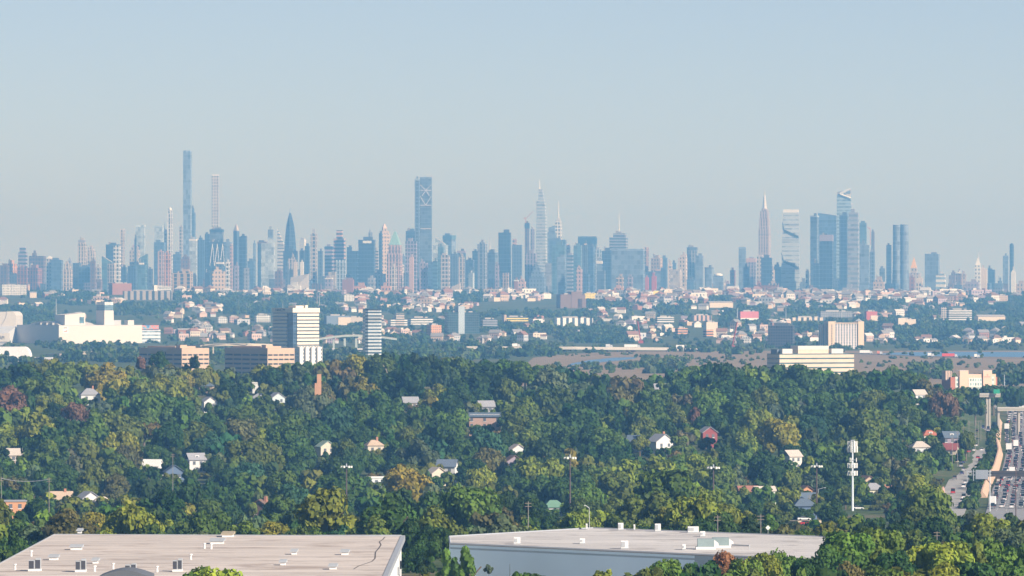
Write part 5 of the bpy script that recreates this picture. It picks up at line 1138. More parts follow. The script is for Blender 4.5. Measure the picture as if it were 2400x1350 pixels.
# ------------------------------------------------------------------ houses among the trees
import re
def hinv(x, yt, hgt):
    lo, hi = 1400.0, 3620.0
    for _ in range(40):
        m_ = (lo + hi) / 2
        if spy(ground(wx(x, m_), m_) + hgt, m_) > yt: lo = m_
        else: hi = m_
    return lo
WINM = mat('window glass', (.13, .14, .16), .2, .1, .5); DOORM = mat('door paint', (.16, .10, .07), .6)
HOUSES = []; HFRONT = []
def house(label, x0, x1, yt, yb, kind, wall, roof, rot=-20, hgt=8.5, dep=.8, chimney=0, dormer=0, short=None, cat='house', windows=2):
    D = hinv((x0 + x1) / 2, yt, hgt); k = D / F; a_ = abs(R(rot)); W = max(9.0, (x1 - x0) * k); w = W / (math.cos(a_) + dep * math.sin(a_)); d = w * dep
    X = wx((x0 + x1) / 2, D); base = ground(X, D) - .3; rh = min(w, d) * .42 if kind != 'flat' else .5; eh = hgt - rh
    root = thing('house', label, cat, (X, D, base), -R(rot), None, (x0 + x1) / 2, (yt + yb) / 2)
    wm_ = mat('house wall', None, .8, .08, .3); rm = mat('house roof', None, .9, .15, .6)
    wall = PAL[wall] if isinstance(wall, str) else wall; wall = tuple(min(q, .56 + .3 * (q - .56)) if q > .56 else q for q in wall)
    wl = MB().box(-w / 2, w / 2, -d / 2, d / 2, 0, eh + .3)
    if kind == 'front': wl.quad((-w / 2, -d / 2 - .02, eh + .32), (w / 2, -d / 2 - .02, eh + .32), (0, -d / 2 - .02, eh + rh + .1))
    if kind == 'side': wl.quad((w / 2 + .02, -d / 2, eh + .32), (w / 2 + .02, d / 2, eh + .32), (w / 2 + .02, 0, eh + rh + .1))
    wl.build('wall', wm_, root, wall)
    q = MB(); z = eh + .32
    if kind == 'hip': q.hip(w, d, z, rh, 0, .5, .3)
    elif kind == 'flat': q.box(-w / 2 - .3, w / 2 + .3, -d / 2 - .3, d / 2 + .3, z, z + .5)
    else:
        ax = 'x' if kind == 'side' else 'y'                # two sloping slabs, open gable ends
        A, B2 = (w, d) if ax == 'x' else (d, w); t = .3; o_ = .45
        for s in (-1, 1):
            e = [(-A / 2 - .5, s * (B2 / 2 + o_), z - o_ * rh / (B2 / 2)), (A / 2 + .5, s * (B2 / 2 + o_), z - o_ * rh / (B2 / 2)), (A / 2 + .5, 0, z + rh), (-A / 2 - .5, 0, z + rh)]
            if ax == 'y': e = [(-y, x, zz) for x, y, zz in e]
            n = len(q.v); q.v += e + [(x, y, zz + t) for x, y, zz in e]
            for f in ((0, 1, 2, 3), (7, 6, 5, 4), (0, 4, 5, 1), (1, 5, 6, 2), (2, 6, 7, 3), (3, 7, 4, 0)): q.f.append(tuple(n + i for i in f)); q.m.append(0)
    ro = q.build('roof', rm, root, PAL[roof] if isinstance(roof, str) else roof)
    if chimney: MB().box(w * .12, w * .12 + .9, -.5, .4, eh, hgt + 1.6).build('chimney', mat('chimney brick', (.42, .20, .13), .9), ro)
    if dormer:
        for i in range(dormer):
            xx = (i - (dormer - 1) / 2) * w / (dormer + .4); q = MB().box(xx - .9, xx + .9, -d * .36, 0, eh + rh * .25, eh + rh * .8).build('dormer', wm_, ro, (.75, .73, .7)); MB().box(xx - .6, xx + .6, -d * .36 - .06, -d * .36 - .01, eh + rh * .35, eh + rh * .7).build('window', WINM, q)
    for i in range(windows):
        xx = (i - (windows - 1) / 2) * w * .42; f = MB().box(xx - .62, xx + .62, -d / 2 - .08, -d / 2 - .03, eh - 2.0, eh - .5).build('window', WINM, root)
        MB().box(xx - .75, xx + .75, -d / 2 - .12, -d / 2 - .03, eh - 2.2, eh - 2.02).build('sill', mat('white trim', (.78, .76, .73), .6), f)
        if hgt > 7.5 and i != 0: MB().box(xx - .62, xx + .62, -d / 2 - .08, -d / 2 - .03, eh - 4.8, eh - 3.3).build('window', WINM, root)
    f = MB().box(-w * .21 - .5, -w * .21 + .5, -d / 2 - .08, -d / 2 - .03, .3, 2.5).build('door', DOORM, root)
    PROTECT.append((x0 + 2, x1 - 2, yt - 2, yb, D - 6)); lm('the ' + (short or re.split(' with | under | over | beside | in | near | among | on the | by ', label)[0]), (x0 + x1) / 2, (yt + yb) / 2, 'wood'); HOUSES.append((x0, x1, D)); HFRONT.append((x0, x1, yt, yb, D)); return root, D
house('grey roofed house with a hipped roof', 184, 236, 910, 934, 'hip', 'white', 'gray', -12, 9, chimney=1)
house('long low house with a slate roof', 465, 502, 894, 905, 'hip', 'tan', 'slate', 8, 7)
house('white gable with dark roof', 476, 502, 931, 947, 'front', 'white', 'gray', -24)
house('pale grey hipped cottage', 594, 624, 922, 937, 'hip', 'stone', 'gray', 12, 7)
house('pale blue gable house', 635, 661, 921, 940, 'front', (.50, .56, .60), 'gray', -26)
house('white strip roofed hall', 590, 650, 883, 894, 'flat', 'white', 'white', -8, 6, dep=.3)
house('small pale roofed house at the woods edge', 16, 58, 1052, 1070, 'side', 'stone', 'stone', -16, 7.5)
house('white flat topped annex', 342, 373, 1078, 1097, 'side', 'white', 'white', 18, 7, windows=1)
house('dark blue gable house beside the annex', 387, 428, 1091, 1110, 'front', (.12, .17, .26), 'slate', -14, 7.5, short='the dark blue gable house'[4:])
house('white gabled house over a shaded porch', 437, 479, 1063, 1110, 'side', 'white', 'gray', -22, 10, dormer=1)
house('tan house with a sage green roof', 750, 776, 1034, 1058, 'front', 'cream', (.30, .38, .30), -26)
house('tan low bungalow with a tan roof', 128, 160, 1153, 1169, 'side', 'tan', 'tan', -10, 6.5, chimney=1, short='the tan low bungalow'[4:])
house('white house with a grey cross gable', 190, 222, 1153, 1178, 'front', 'white', 'gray', -30, 8, short='the white cross gabled house'[4:])
house('white cottage with a cream roof', 223, 254, 1164, 1178, 'hip', 'white', 'cream', -14, 6.5)
house('orange brick house with a grey garage', 12, 54, 1172, 1194, 'flat', 'orange', 'gray', -12, 7)
house('dark brown roofed house', 605, 624, 1172, 1190, 'front', 'brown', 'brown', 20, 8, chimney=1)
house('grey flat roofed lodge', 942, 980, 931, 943, 'side', 'stone', 'gray', -14, 7)
r_, D_ = house('long apartment house with white arched dormers', 1100, 1174, 968, 996, 'side', 'pink', 'slate', 6, 11, dep=.25, dormer=8, windows=5)
house('narrow grey shingled house', 1127, 1150, 940, 958, 'side', 'gray', 'gray', -14)
house('beige house with stepped roofs', 857, 896, 1031, 1056, 'hip', 'cream', 'tan', -18, 9, chimney=1)
house('white house with a slate blue roof', 1033, 1064, 1078, 1107, 'side', 'white', (.12, .15, .20), 12, 9.5)
house('cream gabled shed house', 1008, 1036, 1096, 1118, 'front', 'cream', 'stone', -30, 7.5)
house('pale blue low house with a flat roof', 870, 899, 1117, 1132, 'flat', (.58, .64, .66), 'white', -22, 5.5)
house('grey white tall narrow house', 1202, 1220, 1042, 1060, 'front', 'white', 'stone', -20, 10)
house('mauve gabled house in deep shade', 1190, 1214, 1068, 1090, 'front', 'lilac', 'brown', -18)
house('small slate roofed house', 1480, 1503, 1021, 1044, 'side', 'stone', 'slate', 12, 8)
house('big white house with a grey roof and brick chimney', 1516, 1580, 1018, 1050, 'front', 'white', 'gray', -32, 11, chimney=1)
house('grey roofed house near the ridge', 1537, 1562, 887, 897, 'side', 'stone', 'gray', -10, 8)
house('red gabled house with white trim', 1640, 1677, 1001, 1028, 'front', (.26, .07, .07), 'gray', -22, 9.5)
house('cream house with a pale roof and a sunlit gable', 1834, 1877, 1056, 1077, 'side', (.74, .60, .50), 'stone', -38, 8.5)
house('long grey white villa with a hipped roof', 2130, 2180, 1034, 1058, 'hip', 'white', 'stone', -14, 8.5)
house('yellow house under a steep rust red roof', 2165, 2190, 1008, 1029, 'hip', 'cream', (.36, .12, .07), -18, 9, dormer=1)
house('tall grey tenement with a red lower roof', 2208, 2247, 1012, 1050, 'side', 'lilac', 'slate', -16, 12, dormer=1, windows=3)
house('cream house with a red barn roof', 2213, 2236, 1040, 1066, 'side', 'cream', (.26, .08, .08), 14, 8)
house('cream square house with a grey pyramid roof', 2033, 2059, 1132, 1158, 'hip', (.72, .56, .42), 'gray', -14, 8)
house('blue clapboard house with white porch posts', 1868, 1900, 1168, 1194, 'hip', (.12, .17, .27), 'slate', -10, 8)
house('white house with brick red wing', 1736, 1768, 1140, 1156, 'side', 'white', 'brick', -16, 7)
house('low white and red pitched row', 1770, 1812, 1141, 1160, 'side', 'white', 'stone', -24, 7, dep=.4)
house('grey white gable on the ridge', 2150, 2174, 896, 918, 'front', 'white', 'gray', -22, 9)
house('white house half sunk in ridge trees', 2142, 2164, 914, 930, 'side', 'white', 'stone', -28, 8)
house('brown roofed tan cottage', 1879, 1897, 1139, 1151, 'front', 'orange', 'brown', -14, 6.5)
house('tan gabled house by the cell tower', 2024, 2037, 1116, 1129, 'front', 'tan', 'brown', -26, 7.5)
house('green roofed white pavilion', 1282, 1312, 1172, 1196, 'hip', 'white', (.13, .24, .17), -12, 6)
house('white cottage among bright trees', 1880, 1896, 1156, 1168, 'side', (.6, .62, .66), 'slate', -20, 6)
D_ = 2900
root = thing('chimney', 'square tan brick chimney rising above the trees', 'chimney', (wx(748, 3250), 3250, ground(wx(748, 3250), 3250)), 0, None, 748, 890)
MB().box(-1.05, 1.05, -1.05, 1.05, 0, wz(877, 3250) - ground(wx(748, 3250), 3250)).build('shaft', mat('tan brick', (.55, .30, .18), .85, .15, .8), root); MB().box(-2.2, -1.1, -1, 1, 0, wz(898, 3250) - ground(wx(748, 3250), 3250)).build('shoulder', mat('tan brick', (.55, .30, .18), .85, .15, .8), root)
PROTECT.append((742, 755, 876, 903, 3250)); lm('the square brick chimney', 748, 890, 'wood')

# ------------------------------------------------------------------ highway, side street, walls
XS = [(2300, 155), (2450, 168), (2650, 185), (2900, 207), (3150, 229), (3750, 278), (4200, 312)]
XH = [(2200, 160), (2450, 182), (2650, 199), (2900, 222), (3150, 243), (3350, 257), (3800, 292), (4300, 335)]
gp = lambda tab, D, off=0, dz=0: (lerp(tab, D) + off, D, ground(lerp(tab, D) + off, D) + dz)
dd = list(range(2200, 4301, 50))
struct(ribbon([gp(XH, D, 18, .3) for D in dd], 36, .1).build('highway', mat('highway asphalt', (.27, .26, .26), .9, .15, .05)))
struct(ribbon([gp(XS, D, 0, .3) for D in dd if 2300 <= D <= 4200], 12, .1).build('side_street', mat('pale asphalt', (.34, .32, .30), .9, .15, .05)))
b = MB()
for D in range(2420, 4200, 12):
    for off in (3.9, 7.5, 11.1, 14.7):
        x, y, z = gp(XH, D, off, .34); x2, y2, z2 = gp(XH, D + 4, off, .34); b.quad((x - .09, y, z), (x + .09, y, z), (x2 + .09, y2, z2), (x2 - .09, y2, z2))
struct(b.build('lane_markings', mat('road paint', (.75, .74, .70), .7)))
def wallrun(name, label, D0, D1, off0, off1, h0, h1, m, tab=XH):
    D_ = list(range(D0, D1 + 1, 50)); b = MB(); n = len(D_)
    for i, D in enumerate(D_):
        x, y, z = gp(tab, D); b.v += [(x + off0, y, z - .3), (x + off1, y, z + (h0 + (h1 - h0) * i / n)), (x + off1 - .6, y, z + (h0 + (h1 - h0) * i / n)), (x + off1 - 1.0, y, z - .3)]
    for i in range(n - 1):
        for j in range(3): a = i * 4 + j; b.f.append((a, a + 1, a + 5, a + 4)); b.m.append(0)
    b.f += [(0, 1, 2, 3), (4 * n - 1, 4 * n - 2, 4 * n - 3, 4 * n - 4)]; b.m += [0, 0]
    o = b.build(name, m); tag(o, label, 'wall', None, 2330, 1060); return o
TANW = mat('tan retaining stone', (.50, .34, .24), .9, .15, .3)
wallrun('retaining_wall', 'tan retaining wall curving along the edge of the highway', 2560, 3900, -1.0, -3.2, 2.6, 3.4, TANW)
wallrun('retaining_wall', 'short pinkish wall along the side street below the hedge', 2420, 2640, -5.0, -5.6, 1.8, 2.4, mat('pink stone', (.52, .33, .26), .9), XS)
def hbridge(label, D, x0, x1, z0, th, width, m, piers, short, rail=(.5, .47, .42)):
    root = thing('overpass', label, 'bridge', ((x0 + x1) / 2, D, z0), 0, None, spx((x0 + x1) / 2, D), spy(z0, D)); c_ = (x0 + x1) / 2
    MB().box(x0 - c_, x1 - c_, 0, width, -th, 0).build('deck', m, root); MB().box(x0 - c_, x1 - c_, -.25, .1, .01, .95).build('parapet', mat('bridge rail ' + short, rail, .8, .1, .1), root)
    for px in piers:
        X = wx(px, D); MB().box(X - c_ - .6, X - c_ + .6, 1, width - 1, ground(X, D) - z0 - .2, -th - .02).build('pier', CONC, root)
    lm('the ' + short, spx(max(x0, 0), D) + 40, spy(z0, D), 'wood'); return root
hbridge('dark steel overpass crossing the highway in shade', 2690, wx(2303, 2690), wx(2470, 2690), -4.9, 1.5, 9, mat('dark girder', (.055, .05, .05), .6), (2340, 2440), 'dark overpass', (.06, .055, .055))
hbridge('beige concrete overpass crossing the far highway', 3540, wx(2338, 3540), wx(2470, 3540), 6.4, 1.3, 10, CONC, (2341, 2389, 2450), 'beige overpass')
hbridge('short beige bridge stub carrying a green sign', 3700, wx(2296, 3700), wx(2345, 3700), 11.5, 1.4, 8, CONC, (2314, 2320), 'beige bridge stub')
root = thing('road_sign', 'green road sign standing on the beige bridge stub', 'sign', (wx(2336, 3698), 3698, 11.52), 0, None, 2336, 922)
MB().box(-1.8, 1.8, -.1, .1, .7, 3.2).build('panel', mat('sign green', (.03, .30, .17), .5), root); MB().box(-1.4, -1.2, .12, .3, 0, 2.6).box(1.2, 1.4, .12, .3, 0, 2.6).build('post', STEEL, root)
root = thing('sign_gantry', 'grey sign gantry seen from the rear beside the dark overpass', 'sign gantry', (wx(2290, 2640), 2640, ground(wx(2290, 2640), 2640)), 0, None, 2292, 1135)
MB().box(-4.2, -3.9, 0, .3, 0, 8).box(-1.6, -1.3, 0, .3, 0, 8.6).build('post', STEEL, root); MB().box(-4.2, 6, .35, .6, 6.2, 6.5).box(-4.2, 6, .35, .6, 7.6, 7.9).build('beam', STEEL, root)
MB().box(-.6, 4.6, .0, .3, 4.6, 8.4).build('panel', mat('bare aluminium', (.33, .36, .40), .5, .1, .3, .4), root)

# ------------------------------------------------------------------ poles, masts, cell tower
def at_ground(px, D): X = wx(px, D); return X, D, ground(X, D)
def highmast(label, px, yt, D, lamps=6):
    x, y, z = at_ground(px, D); root = thing('light_mast', label, 'light mast', (x, y, z), 0, 'tall ring light masts over the highway lanes', px, yt + 40)
    h = wz(yt, D) - z; MB().cyl(0, 0, 0, h - .6, .34, .2, 8).build('pole', mat('brown mast', (.10, .07, .065), .6), root)
    MB().cyl(0, 0, h - .6, h - .35, 1.5, 1.5, 12).cyl(0, 0, h - .3, h + .6, .3, .15, 6).build('lamp_ring', STEEL, root)
    for i in range(lamps):
        a = i * 2 * math.pi / lamps; MB().cyl(1.75 * math.cos(a), 1.75 * math.sin(a), h - .95, h - .3, .42, .36, 8).build('lamp', mat('white lamp housing', (.80, .76, .68), .4), root)
    PROTECT.append((px - 12, px + 12, yt - 4, yt + 34, D - 5)); lm('the ' + label.split(' with ')[0].split(' above ')[0], px, yt + 20, 'wood')
highmast('ring light mast above the yellow leaved trees', 812, 1090, 2300); LM[-1] = ('the ring light mast by the beige house', 812, 1100, 'wood')
highmast('tallest ring light mast with a dark pole', 1336, 1069, 2150)
highmast('ring light mast beside the olive trees', 1672, 1092, 2100)
highmast('ring light mast between two dark round trees', 1914, 1089, 2300)
def lamppost(label, px, yt, D, r=.16, arm=0, col=(.44, .46, .47), name='lamp_post', cat='lamp post', vis=25):
    x, y, z = at_ground(px, D); h = wz(yt, D) - z; root = thing(name, label, cat, (x, y, z), 0, 'poles along the roads', px, yt + 20)
    MB().cyl(0, 0, 0, h, r, r * .6, 6).build('pole', mat('pole paint', None, .6, .1, .4), root, col)
    if arm: MB().tube((0, 0, h - .1), (arm, 0, h + .5), .09, 4).box(min(arm, arm * 1.35), max(arm, arm * 1.35), -.2, .2, h + .38, h + .58).build('arm', mat('pole paint', None, .6, .1, .4), root, col)
    PROTECT.append((px - 3, px + 3, yt - 2, yt + vis * .6, D - 4)); return root, h
def utility(label, px, yt, D, vis=30, bars=2):
    root, h = lamppost(label, px, yt, D, .13, 0, (.27, .24, .21), 'utility_pole', 'utility pole', vis)
    for i in range(bars): MB().box(-.75, .75, -.06, .06, h - .5 - i * .7, h - .38 - i * .7).build('crossarm', mat('pole paint', None, .6, .1, .4), root, (.28, .22, .17))
    return root, h
lamppost('tall light pole rising before the jammed highway', 2320, 1101, 2420, .26, 0, (.55, .58, .60), vis=85); lm('the tall light pole at the highway', 2320, 1140, 'wood')
lamppost('dark brown pole at the edge of the highway', 2381, 1078, 2300, .22, 0, (.12, .08, .07), vis=90)
lamppost('grey street light with a curved arm by the lawn', 1918, 1146, 2480, .14, 2.2, vis=26)
lamppost('dark lamp post before the blue grey warehouse wall', 1195, 1322, 1120, .09, 0, (.10, .12, .14), vis=28)
lamppost('bent arm street light before the pale warehouse', 1381, 1190, 1340, .12, -.8, (.46, .46, .45), vis=48)
for px, yt, yb_, D, lab in ((2258, 1000, 40, 3000, 'leaning towards the tenement'), (2271, 987, 60, 3050, 'with a bright lamp cap'), (2286, 985, 30, 3150, 'first of the thin trio'), (2293, 985, 30, 3250, 'middle of the thin trio'), (2299, 984, 30, 3330, 'last of the thin trio'), (2244, 1010, 60, 2900, 'in front of the tall tenement'), (2232, 1022, 40, 2860, 'at the corner of the red barn roof'), (2309, 948, 80, 3480, 'tallest, below the bridge stub')):
    utility('street side utility pole ' + lab, px, yt, D, yb_, 1 if px in (2286, 2293) else 2)
utility('brown utility pole beside the dark blue gable house', 405, 1063, 2300, 26); utility('utility pole carrying wires at the woods edge', 115, 1119, 1900, 20); utility('wire pole at the picture edge', 3, 1117, 1900, 25)
utility('utility pole behind the green roofed pavilion', 1238, 1175, 1420, 22); utility('thin utility pole behind the roof units', 1682, 1207, 1380, 22); utility('utility pole with a cross of arms near the diamond sign', 1783, 1205, 1380, 26)
utility('utility pole beside the blue clapboard house', 1897, 1160, 2300, 50); utility('pole with a small crossarm in the dark trees', 2196, 1244, 1500, 14)
x0_, y0_, z0_ = at_ground(3, 1900); x1_, y1_, z1_ = at_ground(115, 1900); h0 = wz(1121, 1900); h1 = wz(1123, 1900); b = MB()
for o_ in (-.9, .9):
    pv_ = None
    for t in range(11):
        u = t / 10; p = (x0_ + (x1_ - x0_) * u, y0_ + o_, h0 + (h1 - h0) * u - 3.2 * u * (1 - u)); 
        if pv_: b.tube(pv_, p, .05, 3)
        pv_ = p
tag(b.build('power_line', mat('wire', (.35, .36, .38), .5)), 'sagging power lines strung over the trees at the woods edge', 'power line')
root = thing('road_sign', 'white diamond road sign behind the pale warehouse', 'sign', at_ground(1800, 1400), 0, None, 1800, 1237)
zt = wz(1231, 1400) - ground(wx(1800, 1400), 1400); MB().prism([(0, 0), (.01, 0), (.01, .05), (0, .05)], 0, .01) if False else None
b = MB(); b.v = [(0, -.05, zt - 1.1), (.55, -.05, zt - .55), (0, -.05, zt), (-.55, -.05, zt - .55), (0, .03, zt - 1.1), (.55, .03, zt - .55), (0, .03, zt), (-.55, .03, zt - .55)]
b.f = [(0, 1, 2, 3), (7, 6, 5, 4), (0, 4, 5, 1), (1, 5, 6, 2), (2, 6, 7, 3), (3, 7, 4, 0)]; b.m = [0] * 6; b.build('panel', mat('white sign', (.78, .78, .74), .6, .05), root)
MB().cyl(0, .06, 0, zt - .5, .05, .05, 6).build('post', STEEL, root); PROTECT.append((1793, 1807, 1229, 1245, 1395))
# cell tower
D_ = 2430; x, y, z = at_ground(1998, D_); k = D_ / F
root = thing('cell_tower', 'white monopole cell tower with three rings of panel antennas', 'cell tower', (x, y, z), 0, None, 1998, 1120)
ht = wz(1034, D_) - z; MB().cyl(0, 0, 0, ht, .5, .28, 12).build('pole', mat('white pole', (.62, .66, .70), .5, .05, .2), root)
MB().box(-.7, .9, -.7, .9, ht, ht + .5).build('top_box', STEEL, root)
for yr, n, rr, ph in ((1040, 9, 1.75, 2.0), (1053, 9, 1.9, 2.3), (1078, 3, 1.5, 1.6), (1091, 9, 1.8, 1.9), (1109, 9, 1.85, 1.8)):
    zz = wz(yr, D_) - z; ring = MB()
    for i in range(9 if n > 3 else 3):
        a0 = i * 2 * math.pi / max(n, 3); a1 = (i + 1) * 2 * math.pi / max(n, 3); ring.tube((rr * .85 * math.cos(a0), rr * .85 * math.sin(a0), zz), (rr * .85 * math.cos(a1), rr * .85 * math.sin(a1), zz), .09, 4)
        if i % 3 == 0: ring.tube((0, 0, zz), (rr * .85 * math.cos(a0), rr * .85 * math.sin(a0), zz), .09, 4)
    rg = ring.build('antenna_mount', STEEL, root)
    for i in range(n):
        a = i * 2 * math.pi / n + .2; cx_, cy_ = rr * math.cos(a), rr * math.sin(a)
        p = MB().box(-.26, .26, -.12, .12, zz - ph / 2, zz + ph / 2).build('panel_antenna', mat('antenna shell', (.76, .74, .69), .5, .05, .5), rg, None, (cx_, cy_, 0), a + math.pi / 2)
PROTECT.append((1984, 2013, 1030, 1196, D_ - 8)); lm('the white cell tower', 1998, 1110, 'wood')
# lawn, slip road, brick fence near the cell tower
DL = 2500
b = MB(); zl = lambda X, Y: ground(X, Y) + .15
b.quad(*[(X, Y, zl(X, Y)) for X, Y in ((wx(1985, 2440), 2440), (wx(2070, 2440), 2440), (wx(2062, 2560), 2560), (wx(2012, 2560), 2560))]); struct(b.build('lawn', LAWN))
struct(ribbon([(wx(px, D), D, ground(wx(px, D), D) + .3) for px, D in ((1920, 2560), (1970, 2580), (2020, 2600), (2080, 2600))], 8, .12).build('slip_road', mat('pale asphalt', (.34, .32, .30), .9, .15, .05)))
root = thing('brick_fence', 'reddish brick fence with pillars below the cream square house', 'fence', (wx(2040, 2625), 2625, ground(wx(2040, 2625), 2625)), 0, None, 2040, 1163)
bm_ = mat('fence brick', (.48, .24, .17), .85); MB().box(-9, 9, 0, .3, .0, 2.2).build('panel', bm_, root)
b = MB()
for i in range(8): b.box(-9.2 + i * 2.5, -8.7 + i * 2.5, -.12, .42, 0, 3.0)
b.build('pillar', bm_, root); PROTECT.append((1990, 2064, 1156, 1192, 2430))
root = thing('guard_rail', 'white guard rail beside the slip road near the lawn', 'guard rail', (wx(2035, 2570), 2570, ground(wx(2035, 2570), 2570)), 0, None, 2035, 1178)
MB().box(-6, 6, -.05, .05, .5, .85).build('rail', mat('white rail', (.7, .7, .68), .5), root); b = MB()
for i in range(5): b.box(-5.8 + i * 2.8, -5.6 + i * 2.8, .06, .2, 0, .85)
b.build('post', STEEL, root)
struct(ribbon([(wx(px, D), D, ground(wx(px, D), D) + .9) for px, D in ((1850, 2190), (1880, 2195), (1915, 2200))], 6, 1.0).build('ramp_road', mat('sandy concrete', (.42, .33, .23), .9)))
PROTECT += [(1862, 1912, 1192, 1214, 2180)]

# ------------------------------------------------------------------ cars
CARP = mat('car paint', None, .3, .03, .3, 0, .5); CGL = mat('car glass', (.02, .025, .03), .12, .1, .3); TYRE = mat('tyre', (.02, .02, .02), .8); TL = mat('tail lamp', (.35, .02, .015), .4); HL = mat('head lamp', (.7, .68, .6), .3)
def car_mesh(kind):
    b = MB(); L = {'sedan': 4.6, 'suv': 4.7, 'van': 5.4}[kind]; h = {'sedan': 1.42, 'suv': 1.75, 'van': 2.2}[kind]; w = .9
    belt = .95 if kind == 'sedan' else 1.08
    profile(b, [(-L / 2, .35), (-L / 2 + .05, belt - .05), (-L / 2 + .5, belt), (L / 2 - 1.2, belt - .05), (L / 2 - .1, belt - .25), (L / 2, .35)][::-1], -w, w)
    if kind == 'sedan': G = [(-1.75, belt), (-1.1, h), (.35, h), (1.15, belt - .03)]
    elif kind == 'suv': G = [(-2.2, belt), (-2.0, h), (.35, h), (1.05, belt - .03)]
    else: G = [(-2.62, belt), (-2.55, h), (1.1, h), (1.75, belt - .05)]
    i0 = len(b.v); k = len(G)
    b.v += [(x, -w + .06, z + .01) if z < h else (x, -w + .18, z) for x, z in G] + [(x, w - .06, z + .01) if z < h else (x, w - .18, z) for x, z in G]
    b.f += [(i0 + 1, i0 + 2, i0 + k + 2, i0 + k + 1)]; b.m += [0]
    b.f += [(i0, i0 + 1, i0 + k + 1, i0 + k), (i0 + 2, i0 + 3, i0 + k + 3, i0 + k + 2), (i0, i0 + 3, i0 + 2, i0 + 1), (i0 + k + 1, i0 + k + 2, i0 + k + 3, i0 + k)]; b.m += [1, 1, 1, 1]
    for x in (-L * .3, L * .31):
        for y in (-w - .01, w - .2): b.tube((x, y, .33), (x, y + .21, .33), .33, 10, 2)
    for y in (-w + .08, w - .4):
        b.box(-L / 2 - .02, -L / 2 + .03, y, y + .32, belt - .35, belt - .12, 3); b.box(L / 2 - .06, L / 2 + .0, y, y + .32, belt - .5, belt - .32, 4)
    return b.mesh(kind, [CARP, CGL, TYRE, TL, HL])
CM = {k_: car_mesh(k_) for k_ in ('sedan', 'suv', 'van')}
CC = {'white': (.75, .75, .74), 'silver': (.45, .46, .48), 'black': (.02, .02, .024), 'grey': (.16, .17, .18), 'dark blue': (.03, .06, .16), 'red': (.45, .03, .03), 'beige': (.45, .38, .30)}
cr_ = random.Random(3); ORD = 'first second third fourth fifth sixth seventh eighth ninth tenth eleventh twelfth thirteenth fourteenth fifteenth sixteenth seventeenth eighteenth nineteenth twentieth'.split()
cnt = {}
LANE = ['in the lane by the tan wall', 'in the second lane from the tan wall', 'in the third lane from the tan wall', 'in the lane at the picture edge', 'in the shaded outer lane']
def car(x, y, z, ang, kind, cn, label, grp):
    o = bpy.data.objects.new('parked_car' if 'parked' in label else 'car', CM[kind]); COL.objects.link(o); o.location = (x, y, z); o.rotation_euler[2] = ang; o.color = (*CC[cn], 1)
    tag(o, label, 'car', grp, spx(x, y), spy(z + .7, y)); return o
for li, off in enumerate((2.1, 5.7, 9.3, 12.9, 16.5)):
    D = 2440 + cr_.uniform(0, 14)
    while D < 4050:
        x, y, z = gp(XH, D, off + cr_.uniform(-.25, .25), .36); px = spx(x, D)
        if px > 2412: D += 25; continue
        x2, y2, z2 = gp(XH, D + 5, off, .2); ang = math.atan2(y2 - y, x2 - x)
        zone = 'before the dark overpass' if D < 2690 else ('between the overpasses' if D < 3540 else 'beyond the beige overpass')
        if cr_.random() < .022:
            cn = 'orange' if cr_.random() < .12 else 'white'; key = (cn, 'truck', li, zone); cnt[key] = cnt.get(key, -1) + 1
            truck(px, D, z, f'{ORD[cnt[key]]} {cn} truck {zone} {LANE[li]}', (.76, .75, .73) if cn == 'white' else (.6, .22, .05), cr_.choice([8, 8, 13]), math.degrees(ang) + 90, 'vehicles jammed on the highway'); D += cr_.uniform(20, 34); continue
        kind = cr_.choice(['sedan', 'sedan', 'suv', 'suv', 'van']); cn = cr_.choice(['white', 'white', 'white', 'silver', 'silver', 'silver', 'black', 'grey', 'dark blue', 'red', 'white'])
        key = (cn, kind, li, zone); cnt[key] = cnt.get(key, -1) + 1
        car(x, y, z, ang + (math.pi if li >= 3 else 0), kind, cn, f'{ORD[cnt[key]]} {cn} {kind} {zone} {LANE[li]}', 'vehicles jammed on the highway')
        D += cr_.uniform(11, 25) if D < 3200 else cr_.uniform(17, 36)
for i in range(26):
    D = 2440 + i * 50 + cr_.uniform(0, 20); off = cr_.choice([-3.4, -1.5, 1.8, 3.6]); x, y, z = gp(XS, D, off, .36); x2, y2, z2 = gp(XS, D + 5, off, .2)
    kind = cr_.choice(['sedan', 'suv', 'van']); cn = cr_.choice(['white', 'silver', 'black', 'grey', 'dark blue', 'red']); key = (cn, kind, 's'); cnt[key] = cnt.get(key, -1) + 1
    car(x, y, z, math.atan2(y2 - y, x2 - x), kind, cn, f'{ORD[cnt[key]]} {cn} {kind} on the pole lined side street', 'cars on the side street')
x, y, z = at_ground(1885, 2194); car(x, y, z + .95, 0, 'sedan', 'white', 'white sedan on the sandy ramp below the blue clapboard house', None)
x, y, z = at_ground(1890, 2120); car(x, y, z + .6, .2, 'sedan', 'red', 'red car below the sandy ramp near the blue house', None)
x, y, z = at_ground(2042, 2598); car(x, y, z + .35, 0, 'suv', 'black', 'black suv on the slip road by the brick fence', None)
x, y, z = at_ground(2011, 2438); car(x, y, z + .2, 0, 'sedan', 'white', 'white sedan at the foot of the cell tower', None)
PROTECT += [(2240, 2400, 1040, 1190, 2425), (2296, 2400, 930, 1040, 2990), (2240, 2300, 1090, 1160, 2700)]
